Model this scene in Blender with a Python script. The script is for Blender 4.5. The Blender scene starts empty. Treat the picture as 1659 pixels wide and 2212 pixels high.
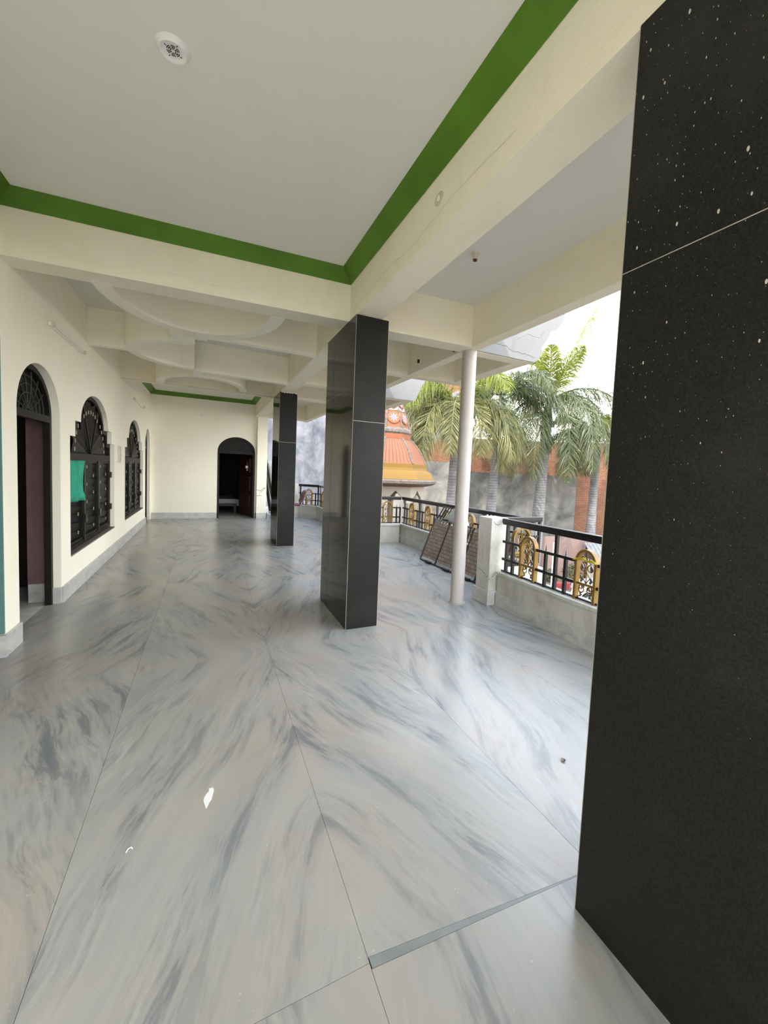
import bpy, bmesh, math, random
from mathutils import Vector, Matrix
from mathutils.geometry import tessellate_polygon
S = bpy.context.scene
COL = S.collection
PI = math.pi
random.seed(7)
# ------------------------------------------------------------------ camera
F, PX, PY, EYE = 873.46, 875.97, 1075.37, 1.5          # focal length and principal point on 1659 x 2212
_y, _p, _r = math.radians(26.0943), math.radians(-3.5362), math.radians(2.5274)
FW = Vector((math.sin(_y)*math.cos(_p), math.cos(_y)*math.cos(_p), math.sin(_p)))
_r0 = Vector((math.cos(_y), -math.sin(_y), 0)); _u0 = _r0.cross(FW)
RT = math.cos(_r)*_r0 + math.sin(_r)*_u0
UP = -math.sin(_r)*_r0 + math.cos(_r)*_u0
cam_d = bpy.data.cameras.new('camera'); cam = bpy.data.objects.new('camera', cam_d); COL.objects.link(cam)
cam.matrix_world = Matrix(((RT.x, UP.x, -FW.x, 0), (RT.y, UP.y, -FW.y, 0), (RT.z, UP.z, -FW.z, EYE), (0, 0, 0, 1)))
cam_d.sensor_fit = 'HORIZONTAL'; cam_d.sensor_width = 36; cam_d.lens = F/1659*36
cam_d.shift_x = -(PX-829.5)/1659; cam_d.shift_y = (PY-1106)/1659
cam_d.clip_start = 0.02; cam_d.clip_end = 400
S.camera = cam
# ------------------------------------------------------------------ sky, sun, exposure
W = bpy.data.worlds.new('sky'); S.world = W; W.use_nodes = True
nt = W.node_tree; bg = nt.nodes['Background']
tc = nt.nodes.new('ShaderNodeTexCoord'); sx = nt.nodes.new('ShaderNodeSeparateXYZ'); rp = nt.nodes.new('ShaderNodeValToRGB')
nt.links.new(tc.outputs['Generated'], sx.inputs[0]); nt.links.new(sx.outputs['Z'], rp.inputs[0]); nt.links.new(rp.outputs[0], bg.inputs[0])
rp.color_ramp.elements[0].position = 0.0; rp.color_ramp.elements[0].color = (1, 0.985, 0.95, 1)
rp.color_ramp.elements[1].position = 0.9; rp.color_ramp.elements[1].color = (0.42, 0.55, 0.78, 1)
_e = rp.color_ramp.elements.new(0.35); _e.color = (0.90, 0.94, 1.0, 1)
bg.inputs[1].default_value = 2.2
sun_d = bpy.data.lights.new('sun', 'SUN'); sun = bpy.data.objects.new('sun', sun_d); COL.objects.link(sun)
sun_d.energy = 2.1; sun_d.angle = math.radians(1.0); sun_d.color = (1, 0.93, 0.80)
SUN_DIR = Vector((-0.50, -0.42, 0.76)).normalized()
sun.rotation_euler = (-SUN_DIR).to_track_quat('-Z', 'Y').to_euler()
S.view_settings.view_transform = 'Standard'; S.view_settings.look = 'None'
S.view_settings.gamma = 1; S.view_settings.use_curve_mapping = False
S.view_settings.exposure = 1.72
S.cycles.diffuse_bounces = 8; S.cycles.max_bounces = 12
# ------------------------------------------------------------------ helpers
def shot(x, y, depth):
    "the place where the line of sight through pixel (x, y) is `depth` metres ahead of the camera; used once to survey far things"
    return Vector((0, 0, EYE)) + depth*(FW + (x-PX)/F*RT - (y-PY)/F*UP)
def new_mat(name):
    m = bpy.data.materials.new(name); m.use_nodes = True
    n = m.node_tree.nodes; b = n['Principled BSDF']
    return m, m.node_tree, n, b
def N(t, kind, **kw):
    n = t.nodes.new('ShaderNode'+kind)
    for k, v in kw.items(): setattr(n, k, v)
    return n
def ramp(t, fac, stops, interp='LINEAR'):
    r = N(t, 'ValToRGB'); r.color_ramp.interpolation = interp
    e = r.color_ramp.elements
    while len(e) < len(stops): e.new(0.5)
    for q, (p, c) in zip(e, stops):
        q.position = p; q.color = (*c, 1) if len(c) == 3 else c
    t.links.new(fac, r.inputs[0]); return r.outputs[0]
def noise(t, vec, scale, detail=4, rough=0.55, dist=0.0):
    n = N(t, 'TexNoise'); n.inputs['Scale'].default_value = scale; n.inputs['Detail'].default_value = detail
    n.inputs['Roughness'].default_value = rough; n.inputs['Distortion'].default_value = dist
    if vec is not None: t.links.new(vec, n.inputs['Vector'])
    return n.outputs['Fac']
def mixc(t, fac, a, b, mode='MIX'):
    m = N(t, 'Mix', data_type='RGBA', blend_type=mode)
    for s, v in ((0, fac), (6, a), (7, b)):
        if isinstance(v, (int, float)): m.inputs[s].default_value = v
        elif isinstance(v, tuple): m.inputs[s].default_value = (*v, 1)
        else: t.links.new(v, m.inputs[s])
    return m.outputs[2]
def mapping(t, vec, scale=(1, 1, 1), rot=(0, 0, 0), loc=(0, 0, 0)):
    m = N(t, 'Mapping'); m.inputs['Scale'].default_value = scale; m.inputs['Rotation'].default_value = rot; m.inputs['Location'].default_value = loc
    t.links.new(vec, m.inputs['Vector']); return m.outputs[0]
def position(t): return N(t, 'NewGeometry').outputs['Position']
def bump(t, b, h, strength=0.2, dist=0.01):
    n = N(t, 'Bump'); n.inputs['Strength'].default_value = strength; n.inputs['Distance'].default_value = dist
    t.links.new(h, n.inputs['Height']); t.links.new(n.outputs[0], b.inputs['Normal'])
def plain(name, c, rough=0.5, metal=0.0, var=0.12, scale=6.0, bmp=0.0, spec=None):
    m, t, n, b = new_mat(name)
    f = noise(t, position(t), scale, 5)
    dark = tuple(x*(1-var) for x in c); light = tuple(min(1, x*(1+var)) for x in c)
    t.links.new(ramp(t, f, [(0.3, dark), (0.7, light)]), b.inputs['Base Color'])
    b.inputs['Roughness'].default_value = rough; b.inputs['Metallic'].default_value = metal
    if spec is not None: b.inputs['Specular IOR Level'].default_value = spec
    if bmp: bump(t, b, noise(t, position(t), scale*8, 4), bmp, 0.004)
    return m
def plaster(name, c, stain=(0.55, 0.50, 0.40), amt=0.25, rough=0.75, lumps=0.0):
    m, t, n, b = new_mat(name); p = position(t)
    f1 = noise(t, p, 1.3, 6, 0.6); f2 = noise(t, mapping(t, p, (6, 6, 1.2)), 1.5, 5, 0.6)
    k = ramp(t, f1, [(0.50, (0, 0, 0)), (0.78, (amt,)*3)])
    k2 = ramp(t, f2, [(0.55, (0, 0, 0)), (0.8, (amt*0.7,)*3)])
    a = mixc(t, k, c, stain); a = mixc(t, k2, a, stain)
    t.links.new(a, b.inputs['Base Color']); b.inputs['Roughness'].default_value = rough
    b.inputs['Specular IOR Level'].default_value = 0.25
    if lumps: bump(t, b, noise(t, mapping(t, p, (1, 0.45, 1)), 7, 8, 0.65, 0.6), lumps, 0.03)
    else: bump(t, b, noise(t, p, 18, 6, 0.6), 0.18, 0.006)
    return m
M = {}
M['wall'] = plaster('cream_plaster', (0.93, 0.89, 0.745), (0.80, 0.73, 0.54), 0.22)
M['beam'] = plaster('beam_plaster', (0.87, 0.815, 0.65), (0.72, 0.63, 0.43), 0.45, lumps=0.35)
M['ceil'] = plaster('ceiling_plaster', (0.74, 0.73, 0.675), (0.67, 0.64, 0.55), 0.25)
def parapet_mat():
    m, t, n, b = new_mat('parapet_whitewash'); p = position(t)
    f1 = noise(t, p, 2.2, 7, 0.65, 0.4); f2 = noise(t, mapping(t, p, (7, 7, 1.6)), 1.0, 6, 0.65); f3 = noise(t, p, 26, 4, 0.6)
    c = ramp(t, f1, [(0.34, (0.60, 0.585, 0.53)), (0.52, (0.54, 0.525, 0.46)), (0.68, (0.40, 0.385, 0.31))])
    c = mixc(t, ramp(t, f2, [(0.54, (0, 0, 0)), (0.74, (0.55,)*3)]), c, (0.33, 0.325, 0.25))
    c = mixc(t, ramp(t, f3, [(0.68, (0, 0, 0)), (0.76, (0.4,)*3)]), c, (0.22, 0.20, 0.16))
    t.links.new(c, b.inputs['Base Color']); b.inputs['Roughness'].default_value = 0.7; b.inputs['Specular IOR Level'].default_value = 0.25
    bump(t, b, f1, 0.15, 0.01); return m
M['parapet'] = parapet_mat()
M['facade'] = plaster('outer_whitewash', (0.185, 0.182, 0.176), (0.12, 0.12, 0.115), 0.6)
M['green'] = plain('green_paint', (0.072, 0.178, 0.003), 0.5, var=0.2, scale=2.5)
M['teal'] = plain('teal_paint', (0.10, 0.21, 0.19), 0.6)
M['pink'] = plain('pink_paint', (0.24, 0.13, 0.14), 0.7)
M['dark_room'] = plain('room_shade_black', (0.014, 0.0125, 0.011), 0.8)  # near-black walls: the shade of the unlit rooms is put into the colour
M['black'] = plain('black_iron_paint', (0.008, 0.0065, 0.0065), 0.35, 0.0, 0.3)
M['grille'] = plain('grille_iron', (0.009, 0.008, 0.0065), 0.5, 0.0, 0.4, 14, spec=0.25)
M['panel_iron'] = plain('pressed_sheet_iron', (0.006, 0.0054, 0.0042), 0.45, 0.0, 0.5, 9, 0.3, 0.25)
M['gold'] = plain('golden_paint', (0.225, 0.125, 0.017), 0.4, 0.15, 0.18, 12)
M['stud'] = plain('cream_flower_paint', (0.42, 0.38, 0.27), 0.6)
M['grille_bar'] = plain('dusty_grille_bar', (0.022, 0.020, 0.016), 0.6)
M['white'] = plain('white_plastic', (0.80, 0.79, 0.76), 0.4, var=0.04)
M['grime'] = plain('grimy_plastic', (0.62, 0.57, 0.46), 0.6)
M['silver'] = plain('steel_tube', (0.55, 0.55, 0.56), 0.3, 0.9, 0.06)
M['maroon'] = plain('maroon_vinyl', (0.12, 0.012, 0.022), 0.5)
M['dark_metal'] = plain('brown_tube_metal', (0.035, 0.025, 0.020), 0.4, 0.3)
M['brown_wood'] = plain('brown_door_wood', (0.035, 0.008, 0.003), 0.5, var=0.3, scale=3)
M['sheet'] = plain('white_bedsheet', (0.33, 0.34, 0.36), 0.9)
M['cloth'] = plain('green_cloth', (0.02, 0.30, 0.19), 0.85, var=0.2)
M['cement'] = plain('pale_grout', (0.40, 0.37, 0.30), 0.9)
M['sill'] = plain('dusty_brown_sill', (0.17, 0.135, 0.115), 0.7)
M['dim'] = plain('crack_grey', (0.11, 0.105, 0.095), 0.9)  # dark grey for the plaster cracks on the canopy fascia
M['joint'] = plain('dirty_joint', (0.16, 0.15, 0.13), 0.9)
M['grey_slab'] = plain('grey_slab', (0.20, 0.215, 0.205), 0.4, var=0.15, scale=9)
M['board'] = plain('pale_board', (0.55, 0.55, 0.50), 0.6)
M['column'] = plaster('column_paint', (0.50, 0.46, 0.425), (0.39, 0.33, 0.27), 0.4)
M['pole'] = plain('white_pipe', (0.8, 0.8, 0.78), 0.5)
M['tarp'] = plain('olive_rexine', (0.20, 0.20, 0.14), 0.5, var=0.3, scale=5)

def marble_mat():
    m, t, n, b = new_mat('banded_marble')
    uv = N(t, 'UVMap').outputs[0]
    def warped(amp, sc, det, src):
        w = N(t, 'TexNoise'); w.inputs['Scale'].default_value = sc; w.inputs['Detail'].default_value = det; t.links.new(src, w.inputs['Vector'])
        v = N(t, 'VectorMath', operation='MULTIPLY_ADD'); v.inputs[1].default_value = (amp, amp, 0); t.links.new(w.outputs['Color'], v.inputs[0]); t.links.new(src, v.inputs[2]); return v.outputs[0]
    wv = warped(0.40, 0.8, 2, uv)
    r = mapping(t, wv, (1, 1, 1), (0, 0, math.radians(-20)))
    n1 = noise(t, mapping(t, r, (6.0, 0.7, 1)), 1.0, 9, 0.6); n2 = noise(t, mapping(t, r, (12, 1.7, 1), loc=(3.1, 7.7, 0)), 1.0, 9, 0.66, 0.35)
    n3 = noise(t, mapping(t, r, (48, 6.0, 1)), 1.0, 6, 0.65); n4 = noise(t, mapping(t, r, (4.0, 0.75, 1), loc=(8, 1, 0)), 1.0, 5, 0.55)
    big = noise(t, uv, 1.1, 5, 0.6)
    base = ramp(t, n1, [(0.30, (0.275, 0.288, 0.285)), (0.46, (0.325, 0.328, 0.308)), (0.58, (0.365, 0.355, 0.322)), (0.72, (0.385, 0.382, 0.36))])
    base = mixc(t, ramp(t, big, [(0.46, (0, 0, 0)), (0.64, (0.7,)*3)]), base, (0.40, 0.335, 0.275))
    clus = ramp(t, n4, [(0.38, (1, 1, 1)), (0.47, (0.55,)*3), (0.56, (0.05,)*3)])
    vein = ramp(t, n2, [(0.36, (0.95,)*3), (0.42, (0.80,)*3), (0.47, (0.25,)*3), (0.56, (0.0,)*3)])
    base = mixc(t, mixc(t, 1.0, vein, clus, 'MULTIPLY'), base, (0.130, 0.145, 0.160))
    streak = ramp(t, n3, [(0.36, (0.55,)*3), (0.54, (0, 0, 0))])
    base = mixc(t, mixc(t, 1.0, streak, clus, 'MULTIPLY'), base, (0.17, 0.185, 0.20))
    lite = ramp(t, noise(t, mapping(t, r, (20, 2.4, 1), loc=(9, 2, 0)), 1.0, 8, 0.72), [(0.60, (0, 0, 0)), (0.70, (0.40,)*3)])
    base = mixc(t, lite, base, (0.50, 0.49, 0.46))
    fleck = ramp(t, noise(t, uv, 70, 2, 0.5), [(0.72, (0, 0, 0)), (0.78, (0.5,)*3)])
    base = mixc(t, fleck, base, (0.62, 0.61, 0.58))
    soil = ramp(t, noise(t, position(t), 0.7, 5, 0.6), [(0.42, (0, 0, 0)), (0.70, (0.45,)*3)])
    base = mixc(t, soil, base, (0.31, 0.27, 0.21))
    t.links.new(base, b.inputs['Base Color'])
    b.inputs['Roughness'].default_value = 0.27
    b.inputs['Specular IOR Level'].default_value = 0.45
    return m
M['marble'] = marble_mat()
def skirt_mat():
    m, t, n, b = new_mat('skirting_marble'); p = position(t)
    f = noise(t, mapping(t, p, (1, 1, 1.6), (0.5, 0.4, 0)), 4.5, 6, 0.6, 1.0)
    t.links.new(ramp(t, f, [(0.3, (0.36, 0.38, 0.385)), (0.5, (0.52, 0.515, 0.48)), (0.7, (0.62, 0.60, 0.55))]), b.inputs['Base Color'])
    b.inputs['Roughness'].default_value = 0.35
    return m
M['skirt'] = skirt_mat()
def granite_mat(name, rough, spec, splash):
    m, t, n, b = new_mat(name); p = position(t)
    f = noise(t, p, 160, 3, 0.6); big = noise(t, p, 2.2, 6, 0.6)
    base = ramp(t, f, [(0.35, (0.004, 0.004, 0.0035)), (0.62, (0.015, 0.014, 0.0115))])
    base = mixc(t, ramp(t, big, [(0.50, (0, 0, 0)), (0.75, (0.09,)*3)]), base, (0.16, 0.14, 0.115))
    # splashes of limewash, denser towards the top of the pillar
    hz = N(t, 'SeparateXYZ'); t.links.new(p, hz.inputs[0])
    sm_ = N(t, 'Math', operation='ADD'); t.links.new(hz.outputs['X'], sm_.inputs[0]); t.links.new(hz.outputs['Y'], sm_.inputs[1])
    cv = N(t, 'CombineXYZ'); t.links.new(sm_.outputs[0], cv.inputs[0]); t.links.new(hz.outputs['Z'], cv.inputs[1])
    for sc, lo, hi, mx in ((17.0, 0.6, 2.2, 0.075), (50.0, 0.8, 2.3, 0.09)) if splash else ():
        v = N(t, 'TexVoronoi', voronoi_dimensions='2D'); v.inputs['Scale'].default_value = sc
        t.links.new(mapping(t, cv.outputs[0], (1, 0.5, 1)), v.inputs['Vector'])
        sz = N(t, 'SeparateColor'); t.links.new(v.outputs['Color'], sz.inputs[0])
        dens = N(t, 'MapRange'); dens.inputs['From Min'].default_value = lo; dens.inputs['From Max'].default_value = hi; dens.inputs['To Max'].default_value = mx
        t.links.new(hz.outputs['Z'], dens.inputs['Value']); rad = dens.outputs[0]
        for k in (0, 1):
            q = N(t, 'Math', operation='MULTIPLY'); t.links.new(rad, q.inputs[0]); t.links.new(sz.outputs[k], q.inputs[1]); rad = q.outputs[0]
        lt = N(t, 'Math', operation='LESS_THAN'); t.links.new(v.outputs['Distance'], lt.inputs[0]); t.links.new(rad, lt.inputs[1])
        base = mixc(t, lt.outputs[0], base, (0.50, 0.48, 0.38))
    t.links.new(base, b.inputs['Base Color'])
    b.inputs['Roughness'].default_value = rough
    b.inputs['Specular IOR Level'].default_value = spec
    return m
M['granite'] = granite_mat('black_granite', 0.07, 0.25, False); M['granite_front'] = granite_mat('unpolished_black_granite', 0.50, 0.22, False); M['granite_dull'] = granite_mat('dusty_black_granite', 0.42, 0.22, True)
def leaf_mat(name, c1, c2, tr=0.35):
    m, t, n, b = new_mat(name)
    f = noise(t, position(t), 1.6, 3)
    col = ramp(t, f, [(0.3, c1), (0.7, c2)])
    t.links.new(col, b.inputs['Base Color']); b.inputs['Roughness'].default_value = 0.38
    tl = N(t, 'BsdfTranslucent'); t.links.new(col, tl.inputs[0])
    mx = N(t, 'MixShader'); mx.inputs[0].default_value = tr
    t.links.new(b.outputs[0], mx.inputs[1]); t.links.new(tl.outputs[0], mx.inputs[2])
    t.links.new(mx.outputs[0], n['Material Output'].inputs[0])
    return m
M['frond'] = leaf_mat('palm_green', (0.062, 0.080, 0.036), (0.150, 0.165, 0.062))
M['frond_young'] = leaf_mat('young_palm_green', (0.15, 0.19, 0.02), (0.26, 0.27, 0.04), 0.45)
M['frond_sunlit'] = leaf_mat('sunlit_palm', (0.105, 0.115, 0.035), (0.235, 0.215, 0.075), 0.4)  # yellow sunlight on some fronds is put into the leaf colour
M['frond_dead'] = leaf_mat('dead_palm', (0.085, 0.06, 0.04), (0.17, 0.125, 0.09), 0.15)
M['shrub'] = leaf_mat('shrub_green', (0.035, 0.06, 0.018), (0.09, 0.115, 0.035))
def bark_mat():
    m, t, n, b = new_mat('ringed_palm_bark'); p = position(t)
    sp = N(t, 'SeparateXYZ'); t.links.new(p, sp.inputs[0])
    w = N(t, 'TexWave', wave_type='BANDS', bands_direction='Z'); w.inputs['Scale'].default_value = 2.4; w.inputs['Distortion'].default_value = 1.6; w.inputs['Detail'].default_value = 3
    t.links.new(p, w.inputs['Vector'])
    f = noise(t, p, 3, 5)
    base = ramp(t, f, [(0.3, (0.125, 0.12, 0.118)), (0.7, (0.21, 0.205, 0.20))])
    base = mixc(t, ramp(t, w.outputs['Fac'], [(0.0, (0.65,)*3), (0.22, (0, 0, 0))]), base, (0.05, 0.047, 0.045))
    t.links.new(base, b.inputs['Base Color']); b.inputs['Roughness'].default_value = 0.85
    return m
M['bark'] = bark_mat()
def brickwall_mat(name, patches):
    "patches 0: bare brick; 1: grey plaster; between: plaster that has come off in patches"
    m, t, n, b = new_mat(name); tcn = N(t, 'UVMap').outputs[0]
    bk = N(t, 'TexBrick'); bk.inputs['Scale'].default_value = 1.0; bk.inputs['Brick Width'].default_value = 0.24; bk.inputs['Row Height'].default_value = 0.085
    bk.inputs['Mortar Size'].default_value = 0.011; bk.inputs['Color1'].default_value = (0.235, 0.092, 0.045, 1); bk.inputs['Color2'].default_value = (0.17, 0.062, 0.032, 1)
    bk.inputs['Mortar'].default_value = (0.24, 0.18, 0.13, 1); bk.inputs['Bias'].default_value = -0.1
    t.links.new(tcn, bk.inputs['Vector'])
    brick = mixc(t, ramp(t, noise(t, tcn, 1.1, 5), [(0.45, (0, 0, 0)), (0.75, (0.5,)*3)]), bk.outputs['Color'], (0.11, 0.06, 0.04))
    g = noise(t, tcn, 0.75, 7, 0.62, 0.6); g2 = noise(t, mapping(t, tcn, (2.2, 0.5, 1)), 1.2, 5)
    pl = ramp(t, g, [(0.32, (0.085, 0.082, 0.08)), (0.46, (0.155, 0.148, 0.136)), (0.54, (0.195, 0.186, 0.168)), (0.68, (0.29, 0.275, 0.245))])
    pl = mixc(t, ramp(t, g2, [(0.55, (0, 0, 0)), (0.8, (0.45,)*3)]), pl, (0.21, 0.20, 0.17))
    if patches == 0: colr = brick
    elif patches == 1: colr = pl
    else:
        sv = N(t, 'SeparateXYZ'); t.links.new(tcn, sv.inputs[0])
        ad = N(t, 'Math', operation='MULTIPLY_ADD'); ad.inputs[1].default_value = 0.9; t.links.new(noise(t, tcn, 0.8, 6, 0.65), ad.inputs[0]); t.links.new(sv.outputs['Y'], ad.inputs[2])
        mr = N(t, 'MapRange'); mr.inputs['From Min'].default_value = 0; mr.inputs['From Max'].default_value = 10; t.links.new(ad.outputs[0], mr.inputs['Value'])
        bare = ramp(t, mr.outputs[0], [(0.0, (0, 0, 0)), (0.27, (1, 1, 1)), (0.385, (0, 0, 0)), (0.54, (1, 1, 1)), (0.64, (0, 0, 0)), (0.69, (1, 1, 1))], 'CONSTANT')
        colr = mixc(t, bare, pl, brick)
    t.links.new(colr, b.inputs['Base Color']); b.inputs['Roughness'].default_value = 0.9; b.inputs['Specular IOR Level'].default_value = 0.1
    if patches == 0: bump(t, b, bk.outputs['Fac'], 0.3, 0.02)
    return m
M['brick'] = brickwall_mat('sunburnt_brick', 0)
M['grey_plaster'] = brickwall_mat('weathered_grey_plaster', 1)
M['patchy'] = brickwall_mat('patchy_plastered_brick', 2.4)
def mottled_mat():
    m, t, n, b = new_mat('mottled_bluish_plaster'); p = position(t)
    f = noise(t, mapping(t, p, (1, 1, 0.8)), 0.9, 9, 0.68, 0.4); f2 = noise(t, mapping(t, p, (3, 3, 0.9)), 1.0, 6, 0.6)
    c = ramp(t, f, [(0.34, (0.055, 0.057, 0.068)), (0.47, (0.095, 0.098, 0.112)), (0.55, (0.14, 0.142, 0.155)), (0.68, (0.20, 0.20, 0.215))])
    c = mixc(t, ramp(t, f2, [(0.55, (0, 0, 0)), (0.75, (0.6,)*3)]), c, (0.19, 0.192, 0.20))
    t.links.new(c, b.inputs['Base Color']); b.inputs['Roughness'].default_value = 0.9; return m
M['blue_plaster'] = mottled_mat()
M['pinkwall'] = plaster('salmon_wall', (0.215, 0.148, 0.128), (0.18, 0.137, 0.118), 0.4)
M['earth'] = plaster('dusty_earth', (0.118, 0.096, 0.072), (0.08, 0.063, 0.048), 0.7, 0.95)
M['red_kerb'] = plain('red_kerb_paint', (0.20, 0.030, 0.030), 0.7)
M['orange'] = plaster('orange_dome_paint', (0.185, 0.075, 0.033), (0.16, 0.08, 0.045), 0.35)
M['orange_pale'] = plaster('pale_orange_paint', (0.195, 0.085, 0.045), (0.17, 0.09, 0.05), 0.3)
M['orange_deep'] = plain('deep_orange_paint', (0.21, 0.055, 0.013), 0.6)
M['ochre'] = plaster('ochre_cornice_paint', (0.18, 0.10, 0.022), (0.14, 0.09, 0.035), 0.45)
M['stone'] = plain('carved_grey_stone', (0.12, 0.095, 0.075), 0.85, var=0.45, scale=14, bmp=0.5)
M['cream_stone'] = plaster('chhatri_cream', (0.27, 0.235, 0.19), (0.21, 0.175, 0.135), 0.3)
M['groove'] = plain('dome_groove_line', (0.15, 0.055, 0.03), 0.8)
M['violet'] = plain('violet_flower', (0.20, 0.11, 0.16), 0.7)
M['carpaint'] = plain('white_car_paint', (0.34, 0.345, 0.35), 0.2, var=0.02)
M['glass'] = plain('dark_car_glass', (0.02, 0.022, 0.025), 0.08, var=0.05)
M['tyre'] = plain('tyre_rubber', (0.02, 0.02, 0.02), 0.8)
M['zinc'] = plain('zinc_sheet', (0.20, 0.205, 0.205), 0.45, 0.5, 0.2)
M['purple'] = plain('purple_bag', (0.20, 0.04, 0.24), 0.7)
def woven_mat():
    m, t, n, b = new_mat('woven_webbing'); uv = N(t, 'UVMap').outputs[0]
    c = N(t, 'TexBrick'); c.inputs['Scale'].default_value = 1; c.inputs['Brick Width'].default_value = 0.09; c.inputs['Row Height'].default_value = 0.058
    c.inputs['Mortar Size'].default_value = 0.0035; c.inputs['Color1'].default_value = (0.34, 0.255, 0.18, 1); c.inputs['Color2'].default_value = (0.23, 0.17, 0.12, 1); c.inputs['Mortar'].default_value = (0.06, 0.045, 0.03, 1)
    t.links.new(uv, c.inputs['Vector']); t.links.new(c.outputs['Color'], b.inputs['Base Color']); b.inputs['Roughness'].default_value = 0.75
    bump(t, b, c.outputs['Fac'], -0.4, 0.004)
    return m
M['woven'] = woven_mat()

class MB:
    "collects shapes in world or local coordinates and links them as one mesh object"
    def __init__(s): s.v = []; s.f = []; s.uv = None
    def add(s, vs, fs):
        o = len(s.v); s.v += [tuple(v) for v in vs]; s.f += [tuple(i+o for i in f) for f in fs]; return s
    def box(s, x0, x1, y0, y1, z0, z1):
        vs = [(x, y, z) for z in (z0, z1) for y in (y0, y1) for x in (x0, x1)]
        return s.add(vs, [(0, 2, 3, 1), (4, 5, 7, 6), (0, 1, 5, 4), (2, 6, 7, 3), (0, 4, 6, 2), (1, 3, 7, 5)])
    def obox(s, c, a, b, d):
        "box about c with half-vectors a, b, d"
        c, a, b, d = map(Vector, (c, a, b, d)); vs = []
        for k in (-1, 1):
            for j in (-1, 1):
                for i in (-1, 1): vs.append(c+i*a+j*b+k*d)
        return s.add(vs, [(0, 2, 3, 1), (4, 5, 7, 6), (0, 1, 5, 4), (2, 6, 7, 3), (0, 4, 6, 2), (1, 3, 7, 5)])
    def beam(s, p, q, w, h, up=(0, 0, 1)):
        "bar from p to q, w wide and h high"
        p, q = Vector(p), Vector(q); d = q-p; l = d.length; d = d/l; u = Vector(up)
        n = d.cross(u)
        if n.length < 1e-6: n = d.cross(Vector((1, 0, 0)))
        n.normalize(); u = n.cross(d)
        return s.obox((p+q)/2, d*l/2, n*w/2, u*h/2)
    def prism(s, poly, z0, z1):
        "upright prism over plan polygon"
        n = len(poly); vs = [(x, y, z0) for x, y in poly]+[(x, y, z1) for x, y in poly]
        tri = tessellate_polygon([[Vector((x, y, 0)) for x, y in poly]])
        fs = [tuple(t) for t in tri]+[tuple(i+n for i in reversed(t)) for t in tri]
        fs += [(i, (i+1) % n, (i+1) % n+n, i+n) for i in range(n)]
        return s.add(vs, fs)
    def plate(s, loops, fn, t0, t1):
        "flat shape with holes; fn(a, b, t) places outline point (a, b) at thickness t"
        tri = tessellate_polygon([[Vector((a, b, 0)) for a, b in l] for l in loops])
        flat = [p for l in loops for p in l]; n = len(flat)
        vs = [fn(a, b, t0) for a, b in flat]+[fn(a, b, t1) for a, b in flat]
        fs = [tuple(t) for t in tri]+[tuple(i+n for i in reversed(t)) for t in tri]; o = 0
        for l in loops:
            m = len(l); fs += [(o+i, o+(i+1) % m, o+(i+1) % m+n, o+i+n) for i in range(m)]; o += m
        return s.add(vs, fs)
    def tube(s, pts, r, n=8, cap=True):
        pts = [Vector(p) for p in pts]; k = len(pts); rs = r if isinstance(r, (list, tuple)) else [r]*k
        o = len(s.v); prev = None
        for i, p in enumerate(pts):
            d = (pts[min(i+1, k-1)]-pts[max(i-1, 0)]).normalized()
            if prev is None:
                a = d.cross(Vector((0, 0, 1)))
                if a.length < 1e-4: a = d.cross(Vector((1, 0, 0)))
            else: a = prev-d*prev.dot(d)
            a.normalize(); prev = a; b = d.cross(a)
            for j in range(n):
                th = 2*PI*j/n; s.v.append(tuple(p+rs[i]*(math.cos(th)*a+math.sin(th)*b)))
        for i in range(k-1):
            for j in range(n): s.f.append((o+i*n+j, o+i*n+(j+1) % n, o+(i+1)*n+(j+1) % n, o+(i+1)*n+j))
        if cap: s.f.append(tuple(o+j for j in range(n))); s.f.append(tuple(o+(k-1)*n+j for j in reversed(range(n))))
        return s
    def lathe(s, prof, c=(0, 0), n=24, rot=0.0, a0=0.0, a1=2*PI):
        full = abs(a1-a0-2*PI) < 1e-6; k = n if full else n+1; o = len(s.v)
        for r, z in prof:
            for j in range(k):
                th = rot+a0+(a1-a0)*j/n; s.v.append((c[0]+r*math.cos(th), c[1]+r*math.sin(th), z))
        for i in range(len(prof)-1):
            for j in range(k if full else k-1): s.f.append((o+i*k+j, o+i*k+(j+1) % k, o+(i+1)*k+(j+1) % k, o+(i+1)*k+j))
        return s
    def build(s, name, mat, parent=None, smooth=False, bev=0.0, kind=None, label=None, recalc=True, ang=None):
        me = bpy.data.meshes.new(name)
        off = Vector((0, 0, 0))
        p = parent
        while p is not None: off += p.location; p = p.parent
        me.from_pydata([tuple(Vector(v)-off) for v in s.v], [], s.f)
        me.update()
        if recalc:
            bm = bmesh.new(); bm.from_mesh(me); bmesh.ops.recalc_face_normals(bm, faces=bm.faces); bm.to_mesh(me); bm.free()
        if s.uv:
            ul = me.uv_layers.new(name='UVMap')
            for lp in me.loops: ul.data[lp.index].uv = s.uv(Vector(me.vertices[lp.vertex_index].co)+off)
        for m in (mat if isinstance(mat, list) else [mat]): me.materials.append(m)
        if smooth:
            me.shade_smooth()
            if ang: me.set_sharp_from_angle(angle=math.radians(ang))
        o = bpy.data.objects.new(name, me); COL.objects.link(o)
        if parent is not None: o.parent = parent
        if bev:
            b = o.modifiers.new('bevel', 'BEVEL'); b.width = bev; b.segments = 2; b.limit_method = 'ANGLE'
        if kind: o['kind'] = kind
        if label: o['label'] = label
        return o
def tag(o, label, cat, group=None):
    o['label'] = label; o['category'] = cat
    if group: o['group'] = group
    return o
def thing(name, label, cat, loc=(0, 0, 0), group=None):
    o = bpy.data.objects.new(name, None); COL.objects.link(o); o.location = loc; o.empty_display_size = 0.1
    return tag(o, label, cat, group)
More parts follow.
